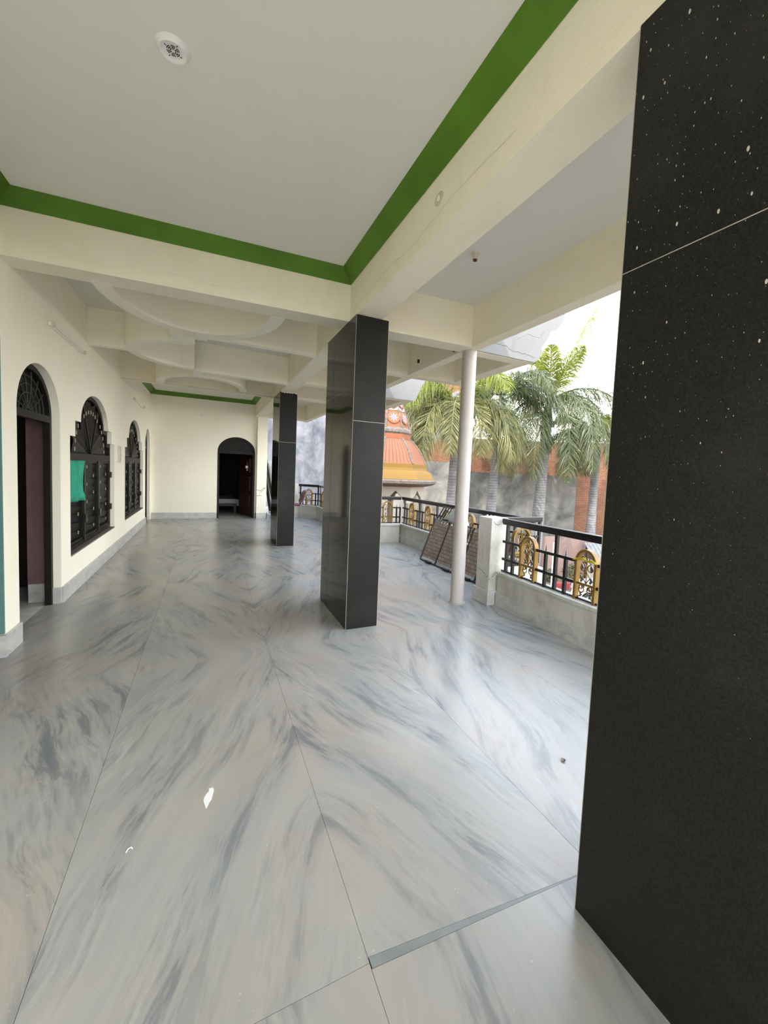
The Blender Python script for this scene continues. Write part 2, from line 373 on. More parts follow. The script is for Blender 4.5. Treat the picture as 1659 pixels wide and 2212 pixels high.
def struct(name, mb, mat, **kw): return mb.build(name, mat, kind='structure', **kw)
def holder(name, loc=(0, 0, 0)):
    o = bpy.data.objects.new(name, None); COL.objects.link(o); o.location = loc; o['kind'] = 'structure'; o.empty_display_size = 0.1
    return o
def half_ellipse(cx, cz, a, b, n=20):
    "from the right spring over the top to the left spring"
    return [(cx+a*math.cos(PI*i/n), cz+b*math.sin(PI*i/n)) for i in range(n+1)]
# ------------------------------------------------------------------ dimensions of the veranda
XW = -1.35                     # face of the left wall
XB0, XB1 = 1.188, 1.428        # long beam over the granite pillars
XE0, XE1 = 2.575, 2.705        # outer edge beam
ZB, ZC = 2.905, 3.34           # beam soffit, ceiling
YF = 12.38                     # far wall
GZ = -3.8                      # ground outside
# ------------------------------------------------------------------ floor of book-matched marble slabs
fl = MB(); fl.box(-5.1, 3.22, -9.0, 16.0, -0.30, -0.02)  # unseen roofless stretch behind the camera, added so sunlit marble bounces light indoors
fl.box(3.22, 3.98, 3.72, 8.10, -0.30, -0.02)
floor = struct('floor', fl, M['joint'])
MB().box(-5.1, -1.475, -9.0, YF+0.12, -0.02, 0).build('floor_border', M['skirt'], floor)
MB().box(-5.1, 3.0, YF+0.12, 16.0, -0.02, 0).build('floor_border', M['skirt'], floor)
def tri_wave(x, o, w):
    k = (x-o)/w; i = math.floor(k/2+0.5); f = abs(k-2*i); return f*w, i
xs = [-1.472, -0.445, 0.462, 1.365, 2.28, 3.06, 3.80]; ys = [-8.9, -5.91, -3.59, -1.27, 1.05, 3.37, 5.69, 8.01, 10.33, YF+0.118]
def slab(x0, x1, y0, y1, g=0.0007, poly=None):
    mb = MB()
    if poly: mb.prism(poly, -0.02, 0)
    else: mb.box(x0+g, x1-g, y0+g, y1-g, -0.02, 0)
    mx, my = (x0+x1)/2, (y0+y1)/2
    _, i = tri_wave(mx, 0.462, 0.91); _, j = tri_wave(my, 3.37, 2.32)
    ox, oy = i*7.31+j*2.9+1.3, j*11.7+i*3.3+4.0
    sx = 1 if mx > 0.462+i*1.82 else -1; sy = -1 if my > 3.37+j*4.64 else 1
    mb.uv = lambda p: (ox+sx*(p.x-(0.462+i*1.82)), oy+sy*(p.y-(3.37+j*4.64)))
    return mb.build('marble_slab', M['marble'], floor)
for a in range(len(xs)-1):
    for c in range(len(ys)-1):
        if xs[a] >= 3.0 and not (3.37 <= ys[c] < 8.0): continue
        y0, y1 = ys[c], ys[c+1]
        if xs[a] >= 3.0: y0, y1 = max(y0, 3.72), min(y1, 7.95)
        pl = None                                          # the cross joint beside the camera was cut askew and filled with a grey sliver
        if a == 2 and c == 3: pl = [(0.4627, y0+0.0007), (1.3643, y0+0.0007), (1.3643, 0.980), (0.4627, 1.033)]
        if a == 2 and c == 4: pl = [(0.4627, 1.0665), (1.3643, 0.9815), (1.3643, y1-0.0007), (0.4627, y1-0.0007)]
        slab(xs[a], xs[a+1], y0, y1, poly=pl)
sm = MB(); sm.prism([(0.465, 1.0343), (1.30, 0.9845), (1.30, 0.9868), (0.465, 1.0652)], -0.02, 0.0); sm.build('filler_strip', M['grey_slab'], floor)
# ------------------------------------------------------------------ left wall with its arched openings
def wl(p): return (p[0]*1.0128, (p[1]-1.5)*1.0128+1.5)      # survey of the left wall was made 17 mm in front of it
def fnx(a, b, t): return (t, a, b)                          # outline (y, z), thickness along x
D1 = (4.205, 5.235); D2 = (11.40, 12.25); WIN = ((5.56, 7.86), (8.78, 11.03))
def door_outline(y0, y1, zs, h, n=20): return [(y1, 0.0)]+half_ellipse((y0+y1)/2, zs, (y1-y0)/2, h, n)+[(y0, 0.0)]
def window_outline(y0, y1, inset=0.0):
    c = (y0+y1)/2; i = inset; w = (y1-y0)/2
    o = [(y0+i, 0.43+i), (y1-i, 0.43+i), (y1-i, 1.745-i), (y1-i-0.20, 1.745-i), (y1-i-0.20, 1.925-i)]
    o += half_ellipse(c, 1.925-i, 0.725-i, 0.395, 20)
    o += [(y0+i+0.20, 1.925-i), (y0+i+0.20, 1.745-i), (y0+i, 1.745-i)]
    return o
outer = [(3.95, 0.0), (3.95, ZC), (YF+0.12, ZC), (YF+0.12, 0.0)]
for y0, y1, zs, h in ((*D2, 1.87, 0.43), (*D1, 1.885, 0.43)): outer += door_outline(y0, y1, zs, h)
lw = MB(); lw.plate([outer]+[window_outline(*w) for w in WIN], fnx, XW, XW-0.12)
lw.plate([[(-2.4, 0), (-2.4, ZC), (3.95, ZC), (3.95, 2.35), (2.6, 2.35), (2.6, 0)]], fnx, XW, XW-0.12)
struct('wall_left', lw, M['wall'])
# teal lined opening just beside the camera
jm = MB(); jm.box(XW-0.12, XW-0.001, 3.93, 3.949, 0.17, 2.33); jm.box(XW-0.12, XW-0.001, 2.601, 2.62, 0, 2.33); jm.box(XW-0.12, XW-0.001, 2.601, 3.949, 2.33, 2.349)
struct('door_3', jm, M['teal'])
# skirting along the left wall, in pieces
def skirting(name, runs, axis, face, out, z=0.165, tile=0.92):
    root = holder(name)
    for a, b in runs:
        n = max(1, round((b-a)/tile)); st = (b-a)/n
        for k in range(n):
            m = MB(); p, q = a+k*st+0.001, a+(k+1)*st-0.001
            if axis == 'y': m.box(min(face, face+out), max(face, face+out), p, q, 0, z)
            else: m.box(p, q, min(face, face+out), max(face, face+out), 0, z)
            m.build('tile', M['skirt'], root, bev=0.003)
    return root
skirting('baseboard_left', [(-2.4, 2.6), (3.93, D1[0]), (D1[1], D2[0])], 'y', XW, 0.02)
jb = MB(); jb.box(XW-0.12, XW+0.02, 3.905, 3.93, 0, 0.165); jb.build('tile', M['skirt'], bpy.data.objects['baseboard_left'])
jb = MB(); jb.box(XW-0.09, XW, D1[1]-0.018, D1[1], 0, 0.165); jb.build('tile', M['skirt'], bpy.data.objects['baseboard_left'])
# ------------------------------------------------------------------ far wall
FD = (0.222, 1.205)
fo = [(XW, 0), (XW, ZC), (1.50, ZC), (1.50, 0)]+door_outline(FD[0], FD[1], 1.87, 0.42)
struct('wall_far', MB().plate([fo], lambda a, b, t: (a, t, b), YF, YF+0.12), M['wall'])
skirting('baseboard_far', [(XW+0.02, FD[0])], 'x', YF, -0.02)
pc = thing('white_pillar', 'square white pillar at the end of the far wall beside the dark doorway', 'pillar', (1.385, 12.32, 0))
MB().box(1.245, 1.515, 12.25, YF+0.10, 0, ZB).build('shaft', M['wall'], pc, bev=0.006)
m = MB(); m.box(1.222, 1.245, 12.225, 12.36, 0, 0.165); m.box(1.515, 1.538, 12.225, 12.40, 0, 0.165); m.box(1.222, 1.538, 12.225, 12.25, 0, 0.165); m.build('skirting', M['skirt'], pc, bev=0.003)
# dim rooms behind the openings
rm = MB()
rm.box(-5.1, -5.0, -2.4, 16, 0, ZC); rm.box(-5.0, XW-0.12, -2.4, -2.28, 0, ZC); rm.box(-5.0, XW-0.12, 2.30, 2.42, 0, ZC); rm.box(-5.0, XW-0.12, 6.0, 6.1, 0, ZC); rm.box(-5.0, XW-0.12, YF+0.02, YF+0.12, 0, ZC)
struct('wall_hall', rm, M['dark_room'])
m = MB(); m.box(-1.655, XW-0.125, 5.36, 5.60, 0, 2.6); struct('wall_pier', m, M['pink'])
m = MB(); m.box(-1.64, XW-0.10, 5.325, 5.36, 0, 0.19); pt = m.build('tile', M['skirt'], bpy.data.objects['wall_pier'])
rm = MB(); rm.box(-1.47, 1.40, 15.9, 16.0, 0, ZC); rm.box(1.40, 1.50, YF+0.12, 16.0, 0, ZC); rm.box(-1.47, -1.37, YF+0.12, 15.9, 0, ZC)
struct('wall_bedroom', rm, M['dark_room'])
# ------------------------------------------------------------------ ceiling with beams, ribs and rings
ce = MB(); ce.box(-5.1, XE1, -2.4, 16.1, ZC, 3.62); ceiling = struct('ceiling', ce, M['ceil'])  # roof stops short behind the camera to let sun onto the added terrace
def part_of_ceiling(name, mb, mat='beam', **kw): return mb.build(name, M[mat], ceiling, **kw)
part_of_ceiling('long_beam', MB().box(XB0, XB1, -2.4, YF+0.05, ZB, ZC))
part_of_ceiling('edge_beam', MB().box(XE0, XE1, -2.4, 12.6, ZB, ZC))
def skew(x): return 3.79-0.05*(x-1.2)
part_of_ceiling('cross_beam', MB().prism([(XW, skew(XW)), (XB0, skew(XB0)), (XB0, skew(XB0)+0.235), (XW, skew(XW)+0.225)], ZB, ZC))
part_of_ceiling('cross_beam', MB().prism([(XB1, 3.825), (XE0, 3.775), (XE0, 4.0), (XB1, 4.06)], ZB, ZC))
part_of_ceiling('cross_beam', MB().box(XW, XB0, -0.62, -0.40, ZB, ZC))
part_of_ceiling('cross_beam', MB().box(XB1, XE0, -0.62, -0.40, ZB, ZC))
part_of_ceiling('cross_beam', MB().prism([(XW, 8.43), (XB0, 8.60), (XB0, 8.80), (XW, 8.66)], ZB, ZC))
part_of_ceiling('cross_beam', MB().box(XB1, XE0, 8.53, 8.74, ZB, ZC))
part_of_ceiling('cross_beam', MB().box(XB1, XE0, 12.2, 12.4, ZB, ZC))
part_of_ceiling('rib', MB().box(XB1, XE0, 5.36, 5.53, ZB, ZC)); part_of_ceiling('rib', MB().box(XB1, XE0, 6.88, 7.10, ZB, ZC))
def ring(cx, cy, a, b, t, a0, a1, n=40):
    o = [(cx+a*math.cos(a0+(a1-a0)*i/n), cy+b*math.sin(a0+(a1-a0)*i/n)) for i in range(n+1)]
    i_ = [(cx+(a-t)*math.cos(a1-(a1-a0)*i/n), cy+(b-t)*math.sin(a1-(a1-a0)*i/n)) for i in range(n+1)]
    return MB().prism(o+i_, ZB-0.0015, ZC)
part_of_ceiling('ring_rib', ring(-0.11, 4.08, 0.745, 1.05, 0.13, -0.02, PI+0.02), 'wall', smooth=True, ang=40)
part_of_ceiling('ring_rib', ring(-0.20, 6.25, 0.755, 0.79, 0.125, PI/2, 3*PI/2), 'wall', smooth=True, ang=40)
part_of_ceiling('ring_rib', ring(-0.10, 8.47, 0.745, 1.04, 0.13, PI-0.02, 2*PI+0.02), 'wall', smooth=True, ang=40)
part_of_ceiling('rib', MB().box(XW, -0.93, 6.25, 6.36, ZB, ZC), 'wall')
part_of_ceiling('rib', MB().prism([(-0.03, 5.08), (XB0, 5.12), (XB0, 5.24), (-0.03, 5.20)], ZB, ZC), 'wall')
part_of_ceiling('rib', MB().prism([(-0.235, 7.03), (XB0, 7.12), (XB0, 7.25), (-0.235, 7.17)], ZB, ZC), 'wall')
part_of_ceiling('bridge', MB().box(-0.16, -0.03, 5.08, 5.30, ZB+0.0015, ZC), 'wall'); part_of_ceiling('bridge', MB().box(-0.40, -0.16, 5.22, 5.50, ZB+0.0015, ZC), 'wall')
part_of_ceiling('bridge', MB().box(-0.235, -0.10, 7.18, 7.46, ZB+0.0015, ZC), 'wall'); part_of_ceiling('bridge', MB().box(-0.36, -0.2, 6.88, 7.02, ZB+0.0015, ZC), 'wall')
# green coves round the two plain bays
def cove(name, corners, d=0.113, h=0.10):
    (x0, y0), (x1, y1), (x2, y2), (x3, y3) = corners          # near left, near right, far right, far left
    inn = [(x0+d, y0+d), (x1-d, y1+d), (x2-d, y2-d), (x3+d, y3-d)]
    z0, z1 = ZC-h, ZC-0.001; m = MB(); e = 0.002
    out_ = [(x0+e, y0+e), (x1-e, y1+e), (x2-e, y2-e), (x3+e, y3-e)]
    vs = [(*p, z0) for p in out_]+[(*p, z1) for p in inn]+[(*p, z1) for p in out_]
    fs = []
    for i in range(4):
        j = (i+1) % 4; fs += [(i, j, 4+j, 4+i), (i, 8+i, 8+j, j), (4+i, 4+j, 8+j, 8+i)]
    m.add(vs, fs); return struct(name, m, M['green'])
cove('trim_1', [(XW, -0.40), (XB0, -0.40), (XB0, skew(XB0)), (XW, skew(XW))])
cove('trim_2', [(XW, 8.66), (XB0, 8.80), (XB0, YF), (XW, YF)])
# projecting canopies beyond the edge beam
PROF = [(3.545, ZB), (3.60, 2.945), (3.655, 3.01), (3.658, 3.11), (3.74, 3.21), (3.79, 3.32), (3.88, 3.36), (3.935, 3.41), (3.94, 3.44), (3.998, 3.49), (3.998, 3.60)]
def canopy(ya, yb, label, prof, rib):
    c = thing('roof_canopy', label, 'canopy', (3.1, ya, ZB))
    loop = [(XE1, ZB)]+prof+[(XE1, prof[-1][1])]; f = lambda a, b, t: (a, t, b)
    x0 = prof[0][0]-0.19; core = [(XE1, ZB)]+[(x-0.004, z) for x, z in prof]+[(XE1, prof[-1][1])]
    MB().plate([[(a, b+(0.004 if b == ZB else 0)) for a, b in loop]], f, ya, ya+0.02).build('fascia', M['facade'], c)
    MB().plate([loop], f, ya+0.02, ya+0.19).build('edge_rib', M['beam'], c)
    MB().plate([loop], f, yb-0.16, yb).build('edge_rib', M['beam'], c)
    MB().plate([[(x0, ZB)]+prof+[(x0, prof[-1][1])]], f, ya+0.19, yb-0.16).build('cornice', M['beam'], c)
    MB().box(XE1, x0, ya+0.19, yb-0.16, ZC, prof[-1][1]).build('soffit', M['ceil'], c)
    return c
canopy(3.85, 5.50, 'projecting white roof canopy with a stepped cornice above the thin round column', PROF, 5.4)
PROF2 = [(3.60, ZB), (3.624, 2.92), (3.674, 3.03), (3.733, 3.18), (3.817, 3.31), (3.883, 3.36), (3.95, 3.39), (3.97, 3.45), (3.97, 3.60)]
canopy(7.15, 8.70, 'farther white roof canopy with a smoothly curved cornice, above the orange dome', PROF2, 8.5)
# small fixtures on the ceiling and beams
o = thing('ceiling_vent', 'round white exhaust vent with slotted centre in the plain ceiling', 'vent', (-0.164, 2.216, ZC))
MB().lathe([(0.0, ZC-0.011), (0.040, ZC-0.011), (0.043, ZC-0.013), (0.049, ZC-0.020), (0.055, ZC-0.020), (0.066, ZC-0.006), (0.070, ZC-0.0005)], (-0.164, 2.216), 40).build('rim', M['white'], o, smooth=True, ang=50)
m = MB()
for k in range(6):
    for r0, r1 in ((0.008, 0.013), (0.0155, 0.020), (0.0225, 0.0265)):
        m.lathe([(r0, ZC-0.0118), (r1, ZC-0.0118)], (-0.164, 2.216), 5, a0=k*PI/3+0.12, a1=(k+1)*PI/3-0.12)
m.build('slots', M['grille'], o, kind='stuff')
for k in range(4):
    a = k*PI/2+0.5; cx, cy = -0.164+0.034*math.cos(a), 2.216+0.034*math.sin(a)
    MB().obox((cx, cy, ZC-0.0118), (0.004*math.cos(a), 0.004*math.sin(a), 0), (-0.0015*math.sin(a), 0.0015*math.cos(a), 0), (0, 0, 0.0008)).build('screw_slot', M['black'], o)
o = thing('bulb_holder', 'small cream batten bulb holder on the ceiling of the outer bay', 'lamp holder', (1.966, 2.902, ZC))
MB().lathe([(0.0, ZC-0.012), (0.033, ZC-0.012), (0.038, ZC-0.0005)], (1.966, 2.902), 24).build('base', M['grime'], o, smooth=True, ang=40)
MB().lathe([(0.022, ZC-0.012), (0.022, ZC-0.05), (0.019, ZC-0.052)], (1.966, 2.902), 20).build('socket', M['grime'], o, smooth=True, ang=40)
MB().lathe([(0.0, ZC-0.056), (0.016, ZC-0.062), (0.018, ZC-0.05)], (1.966, 2.902), 16).build('contact', M['maroon'], o)
o = thing('junction_cover', 'oval painted-over junction cover on the long beam', 'cover', (XB0, 2.151, 3.097))
m = MB(); m.plate([[(2.151+0.045*math.cos(a*PI/12), 3.097+0.036*math.sin(a*PI/12)) for a in range(24)]], fnx, XB0-0.006, XB0); m.build('plate', M['grime'], o)
m = MB(); m.plate([[(2.151+0.012*math.cos(a*PI/6), 3.097+0.018*math.sin(a*PI/6)) for a in range(12)]], fnx, XB0-0.010, XB0-0.006); m.build('knockout', M['wall'], o)
for k, (y, z, w) in enumerate(((5.02, 3.03, 'nearer'), (4.12, 2.96, 'topmost'), (9.6, 3.02, 'farther'))):
    tag(MB().obox((XE0-0.012, y, z), (0.012, 0, 0), (0, 0.012, 0), (0, 0, 0.022)).build('pipe_stub', M['brown_wood']), {'nearer': 'rusty brown pipe stub low on the edge beam left of the round column', 'topmost': 'small rusty stub in the beam corner right above the round column', 'farther': 'rusty stub on the edge beam seen between the two farther black pillars'}[w], 'pipe stub')
# ------------------------------------------------------------------ granite pillars
def granite_pillar(ya, yb, label, zj, zjl, strip=True, gm='granite'):
    x0, x1, zt, g, t = 1.177, 1.498, 2.903, 0.0022, 0.018
    p = thing('granite_pillar', label, 'pillar', ((x0+x1)/2, (ya+yb)/2, 0))
    MB().box(x0+0.0012, x1-0.0012, ya+0.0012, yb-0.0012, 0, zt-0.002).build('core', M['cement'], p)
    # lapping slabs run up past the beam soffit on the outer faces only
    for za, zb in ((0.0, zj-g), (zj+g, zt)):
        MB().box(x0+0.004, x1-0.004, ya, ya+t, za, zb).build('granite_panel', M['granite_front' if gm == 'granite' else gm], p, bev=0.0015)
        MB().box(x0+0.004, x1-0.004, yb-t, yb, za, zb).build('granite_panel', M[gm], p, bev=0.0015)
    ym = yb-0.29; g = 0.0013
    for za, zb in ((0.0, zjl-g), (zjl+g, zt)):
        for y0, y1 in (((ya+0.004, ym-g), (ym+g, yb-0.004)) if strip else ((ya+0.004, yb-0.004),)):
            MB().box(x0, x0+t, y0, y1, za, zb).build('granite_panel', M[gm], p, bev=0.0015)
            MB().box(x1-t, x1, y0, y1, za, zb).build('granite_panel', M[gm], p, bev=0.0015)
    return p
granite_pillar(-0.05, 0.91, 'huge black granite pillar spotted with limewash, nearest the camera', 1.96, 2.16, False, 'granite_dull')
granite_pillar(3.568, 4.533, 'polished black granite pillar in the middle of the veranda', 1.956, 2.258)
granite_pillar(7.884, 8.73, 'farther black granite pillar with torn plaster under its beam, near the white doorway wall', 1.974, 2.26)
m = MB()
for k in range(14):
    x = 1.20+k*0.0205; d = random.uniform(0.008, 0.03)
    m.add([(x, 7.879, 2.903), (x+0.03, 7.879, 2.903), (x+0.024, 7.879, 2.903-d), (x+0.006, 7.879, 2.903-d*0.7), (x, 7.884, 2.903), (x+0.03, 7.884, 2.903)], [(0, 1, 2, 3), (0, 4, 5, 1)])
m.build('torn_plaster', M['wall'], bpy.data.objects['granite_pillar.002'], kind='stuff')
# ------------------------------------------------------------------ round column
o = thing('round_column', 'thin round pale column beside the white parapet pier', 'column', (2.655, 3.925, 0))
MB().lathe([(0.078, 0.012), (0.079, 1.5), (0.080, ZB)], (2.655, 3.925), 40).build('shaft', M['column'], o, smooth=True)
MB().lathe([(0.0, 0.0), (0.098, 0.0), (0.096, 0.010), (0.078, 0.012)], (2.655, 3.925), 32).build('base', M['cement'], o)
# ------------------------------------------------------------------ doors
def arch_path(y0, y1, zs, h, n=24): return [(y1, 0.0)]+half_ellipse((y0+y1)/2, zs, (y1-y0)/2, h, n)+[(y0, 0.0)]
def ribbon(loop_o, loop_i, fn, t0, t1):
    "band between two open outlines of equal length"
    m = MB(); n = len(loop_o); vs = []
    for t in (t0, t1): vs += [fn(a, b, t) for a, b in loop_o]+[fn(a, b, t) for a, b in loop_i]
    fs = []
    for i in range(n-1):
        fs += [(i, i+1, n+i+1, n+i), (2*n+i, 3*n+i, 3*n+i+1, 2*n+i+1), (i, 2*n+i, 2*n+i+1, i+1), (n+i, n+i+1, 3*n+i+1, 3*n+i)]
    fs += [(0, n, 3*n, 2*n), (n-1, 3*n-1, 4*n-1, 2*n-1)]
    return m.add(vs, fs)
def arched_door(name, y0, y1, zs, h, fn, t0, t1):
    root = holder(name)
    e = 0.002
    ribbon(arch_path(y0+e, y1-e, zs, h-e), arch_path(y0+0.055, y1-0.055, zs, h-0.05), fn, t0, t1).build('frame', M['grille'], root)
    q = MB(); q.plate([[(y0+0.05, zs-0.05), (y1-0.05, zs-0.05), (y1-0.05, zs+0.015), (y0+0.05, zs+0.015)]], fn, t0, t1); q.build('transom', M['grille'], root)
    c = (y0+y1)/2; w = (y1-y0)/2-0.05; tm = (t0+t1)/2
    back = [(c+w, zs+0.015)]+half_ellipse(c, zs+0.015, w, h-0.06, 20)+[(c-w, zs+0.015)]
    MB().plate([back], fn, tm+0.4*(t1-t0), tm+0.48*(t1-t0)).build('fanlight', M['panel_iron'], root)
    for k in range(1, 8):
        a = PI*k/8; q = MB()
        pts = [(c+r*w*math.cos(a+0.25*(r-0.2)), zs+0.015+r*(h-0.06)*math.sin(a+0.25*(r-0.2))) for r in (0.06, 0.35, 0.65, 0.97)]
        q.tube([fn(p[0], p[1], tm) for p in pts], 0.007, 6); q.build('grille_bar', M['grille_bar'], root)
    for r in (0.22, 0.42, 0.62, 0.82):
        q = MB(); q.tube([fn(c+r*w*math.cos(PI*i/20), zs+0.02+r*(h-0.06)*math.sin(PI*i/20), tm) for i in range(21)], 0.007, 6); q.build('grille_hoop', M['grille_bar'], root)
    return root
fnL = fnx; fnF = lambda a, b, t: (a, t, b)
arched_door('door_1', D1[0], D1[1], 1.885, 0.43, fnL, XW-0.065, XW-0.12)
arched_door('door_2', D2[0], D2[1], 1.87, 0.43, fnL, XW-0.065, XW-0.12)
d4 = arched_door('door_4', FD[0], FD[1], 1.87, 0.42, fnF, YF+0.055, YF+0.12)
q = MB(); q.beam((1.15, YF+0.14, 0.93), (0.86, YF+0.88, 0.93), 0.035, 1.76); lf = q.build('door_leaf', M['brown_wood'], d4)
for z0 in (0.25, 0.78, 1.30):
    q = MB(); q.beam((1.095, YF+0.20, z0+0.21), (0.875, YF+0.765, z0+0.21), 0.05, 0.40); q.build('raised_panel', M['brown_wood'], lf)
q = MB(); q.beam((0.885, YF+0.735, 0.95), (0.865, YF+0.735, 0.95), 0.03, 0.09); q.build('door_handle', M['silver'], lf)
o = thing('wall_hanging', 'small pale ornament hanging on the open brown door leaf', 'ornament', (1.02, 12.70, 1.5))
MB().beam((1.018, 12.665, 1.43), (1.018, 12.665, 1.50), 0.010, 0.085).build('plaque', M['white'], o)
MB().tube([(1.018, 12.665, 1.47), (1.018, 12.665, 1.60)], 0.008, 8).build('ribbon', M['gold'], o)
MB().lathe([(0.0, 1.355), (0.014, 1.365), (0.016, 1.385), (0.005, 1.40), (0.005, 1.43)], (1.018, 12.665), 10).build('tassel', M['white'], o)
# bed inside the far room
o = thing('bed', 'bed under a white sheet inside the dark far room', 'bed', (0.1, 14.4, 0))
MB().box(-0.62, 0.80, 13.55, 15.4, 0.24, 0.31).build('bed_frame', M['brown_wood'], o)
MB().box(-0.60, 0.78, 13.57, 15.4, 0.31, 0.45).build('mattress', M['sheet'], o, bev=0.03)
m = MB(); 
for i in range(16):
    xa, xb_ = -0.62+i*0.09, -0.62+(i+1)*0.09; y = lambda x: 13.535+0.012*math.sin(x*23)
    m.add([(xa, y(xa), 0.455), (xb_, y(xb_), 0.455), (xb_, y(xb_)-0.01, 0.33), (xa, y(xa)-0.01, 0.33)], [(0, 1, 2, 3)])
m.add([(0.78, 13.53, 0.455), (0.86, 13.53, 0.44), (0.90, 13.53, 0.20), (0.80, 13.53, 0.26)], [(0, 1, 2, 3)])
m.build('sheet_skirt', M['sheet'], o)
for x in (-0.58, 0.76):
    for y in (13.6, 15.35): MB().box(x-0.03, x+0.03, y-0.03, y+0.03, 0, 0.24).build('leg', M['brown_wood'], o)
# ------------------------------------------------------------------ iron windows
def iron_window(name, y0, y1):
    root = holder(name); t0, t1 = XW-0.055, XW-0.105; c = (y0+y1)/2; e = 0.002
    oo, ii = window_outline(y0, y1, e), window_outline(y0, y1, 0.055)
    oo.append(oo[0]); ii.append(ii[0])
    ribbon(oo, ii, fnx, t0, t1).build('frame', M['grille'], root)
    MB().plate([window_outline(y0, y1, 0.05)], fnx, t1+0.004, t1).build('backing_sheet', M['panel_iron'], root)
    zt = 1.475
    MB().box(t1, t0+0.004, y0+0.05, y1-0.05, zt, zt+0.085).build('transom', M['grille'], root)
    MB().box(XW-0.055, XW+0.006, y0+0.004, y1-0.004, 0.415, 0.432).build('window_sill', M['sill'], root)
    w = (y1-y0-0.10)/3
    for k in range(3):
        a, b = y0+0.05+k*w, y0+0.05+(k+1)*w
        fr = MB()
        for p, q in (((a+0.012, 0.49), (b-0.012, 0.52)), ((a+0.012, zt-0.035), (b-0.012, zt))): fr.box(t1+0.01, t0-0.004, p[0], q[0], p[1], q[1])
        fr.box(t1+0.01, t0-0.004, a+0.012, a+0.05, 0.49, zt); fr.box(t1+0.01, t0-0.004, b-0.05, b-0.012, 0.49, zt)
        sh = fr.build('shutter', M['grille'], root)
        # pressed sheet: slanting leaves set one over another
        for i in range(9):
            z = 0.55+i*0.102; m = MB()
            m.add([(t1+0.012, a+0.05, z), (t1+0.012, b-0.05, z-0.05), (t1+0.030, b-0.05, z+0.05), (t1+0.030, a+0.05, z+0.10)], [(0, 1, 2, 3)])
            m.build('slat', M['panel_iron'], sh)
        m = MB()
        for i in range(4):
            for (dy, dz) in ((0.24, 0.12), (0.70, 0.0)):
                cy, cz = a+dy*(b-a), 0.60+i*0.225+dz
                for q in range(4):
                    an = q*PI/2+0.5; m.obox((t0-0.008, cy+0.010*math.cos(an), cz+0.012*math.sin(an)), (0.003, 0, 0), (0, 0.010*math.cos(an), 0.010*math.sin(an)), (0, -0.006*math.sin(an), 0.006*math.cos(an)))
        m.build('flower_studs', M['stud'], sh, kind='stuff')
    for k in (1, 2):
        y = y0+0.05+k*w; MB().box(t1, t0+0.012, y-0.022, y+0.022, 0.47, zt).build('mullion', M['black'], root)
        MB().box(t0, t0+0.03, y-0.05, y+0.045, 0.70, 0.80).build('latch', M['black'], root)
    for z in (0.72, 1.22): MB().box(t0-0.004, t0+0.03, y1-0.10, y1-0.03, z, z+0.09).build('hinge', M['black'], root)
    zc = zt+0.085; R = [0.70+0.10*math.sin(PI*k/9) for k in range(10)]
    for k in range(9):                                       # fan of folded blades
        a0, a1 = PI*k/9, PI*(k+1)/9
        def lim(a): 
            cs, sn = math.cos(a), math.sin(a)
            r = min(0.82/abs(cs) if abs(cs) > 1e-3 else 9, 0.70/sn if sn > 1e-3 else 9)
            if abs(cs)*r > 0.66: r = min(r, 0.30/max(sn, 0.05)) if sn*r > 0.36 else r
            return min(r, 0.86)
        am = (a0+a1)/2; r0, r1, rm_ = lim(a0), lim(a1), lim(am)
        P = lambda a, r, t: (t, c+r*math.cos(a), zc+r*math.sin(a))
        m = MB(); m.add([P(am, 0.03, t1+0.02), P(a0, r0*0.9, t1+0.012), P(am, rm_*0.97, t0-0.002), P(a1, r1*0.9, t1+0.012)], [(0, 1, 2), (0, 2, 3)])
        m.build('fan_blade', M['panel_iron'], root, recalc=False)
    for sg in (-1, 1):
        MB().beam((t0-0.004, c, zc), (t0-0.004, c+sg*0.36, zc+0.60), 0.03, 0.012, (1, 0, 0)).build('fan_bar', M['grille'], root)
    m = MB()
    for k in range(17):
        a = PI*(k+0.5)/17; r = 0.60 if 0.9 < a < 2.24 else 0.70
        cy, cz = c+r*1.06*math.cos(a), zc+r*0.92*math.sin(a)*(1 if 0.9 < a < 2.24 else 0.85)
        m.obox((t0-0.002, cy, cz), (0.004, 0, 0), (0, 0.009, 0), (0, 0, 0.024))
    m.build('flower_studs', M['stud'], root, kind='stuff')
    return root
iron_window('window_1', *WIN[0]); iron_window('window_2', *WIN[1])
# green cloth on the nearer window
m = MB(); ny, nz = 16, 8
def cl(i, j):
    u, v = i/ny, j/nz; w = 0.70*(1+0.10*(v > 0.75)*(v-0.75)*4)-0.08*math.sin(v*PI)
    return (XW-0.030+0.012*math.sin(u*15+v*1.3)*(0.3+v)-0.006, WIN[0][0]+0.03+u*w, 1.475-0.47*v-0.02*u*v)
vs = [cl(i, j) for j in range(nz+1) for i in range(ny+1)]
m.add(vs, [(j*(ny+1)+i, j*(ny+1)+i+1, (j+1)*(ny+1)+i+1, (j+1)*(ny+1)+i) for j in range(nz) for i in range(ny)])
o = m.build('green_cloth', M['cloth'], smooth=True); s = o.modifiers.new('solid', 'SOLIDIFY'); s.thickness = 0.003
tag(o, 'bright green cloth hung over the nearer iron window', 'cloth')
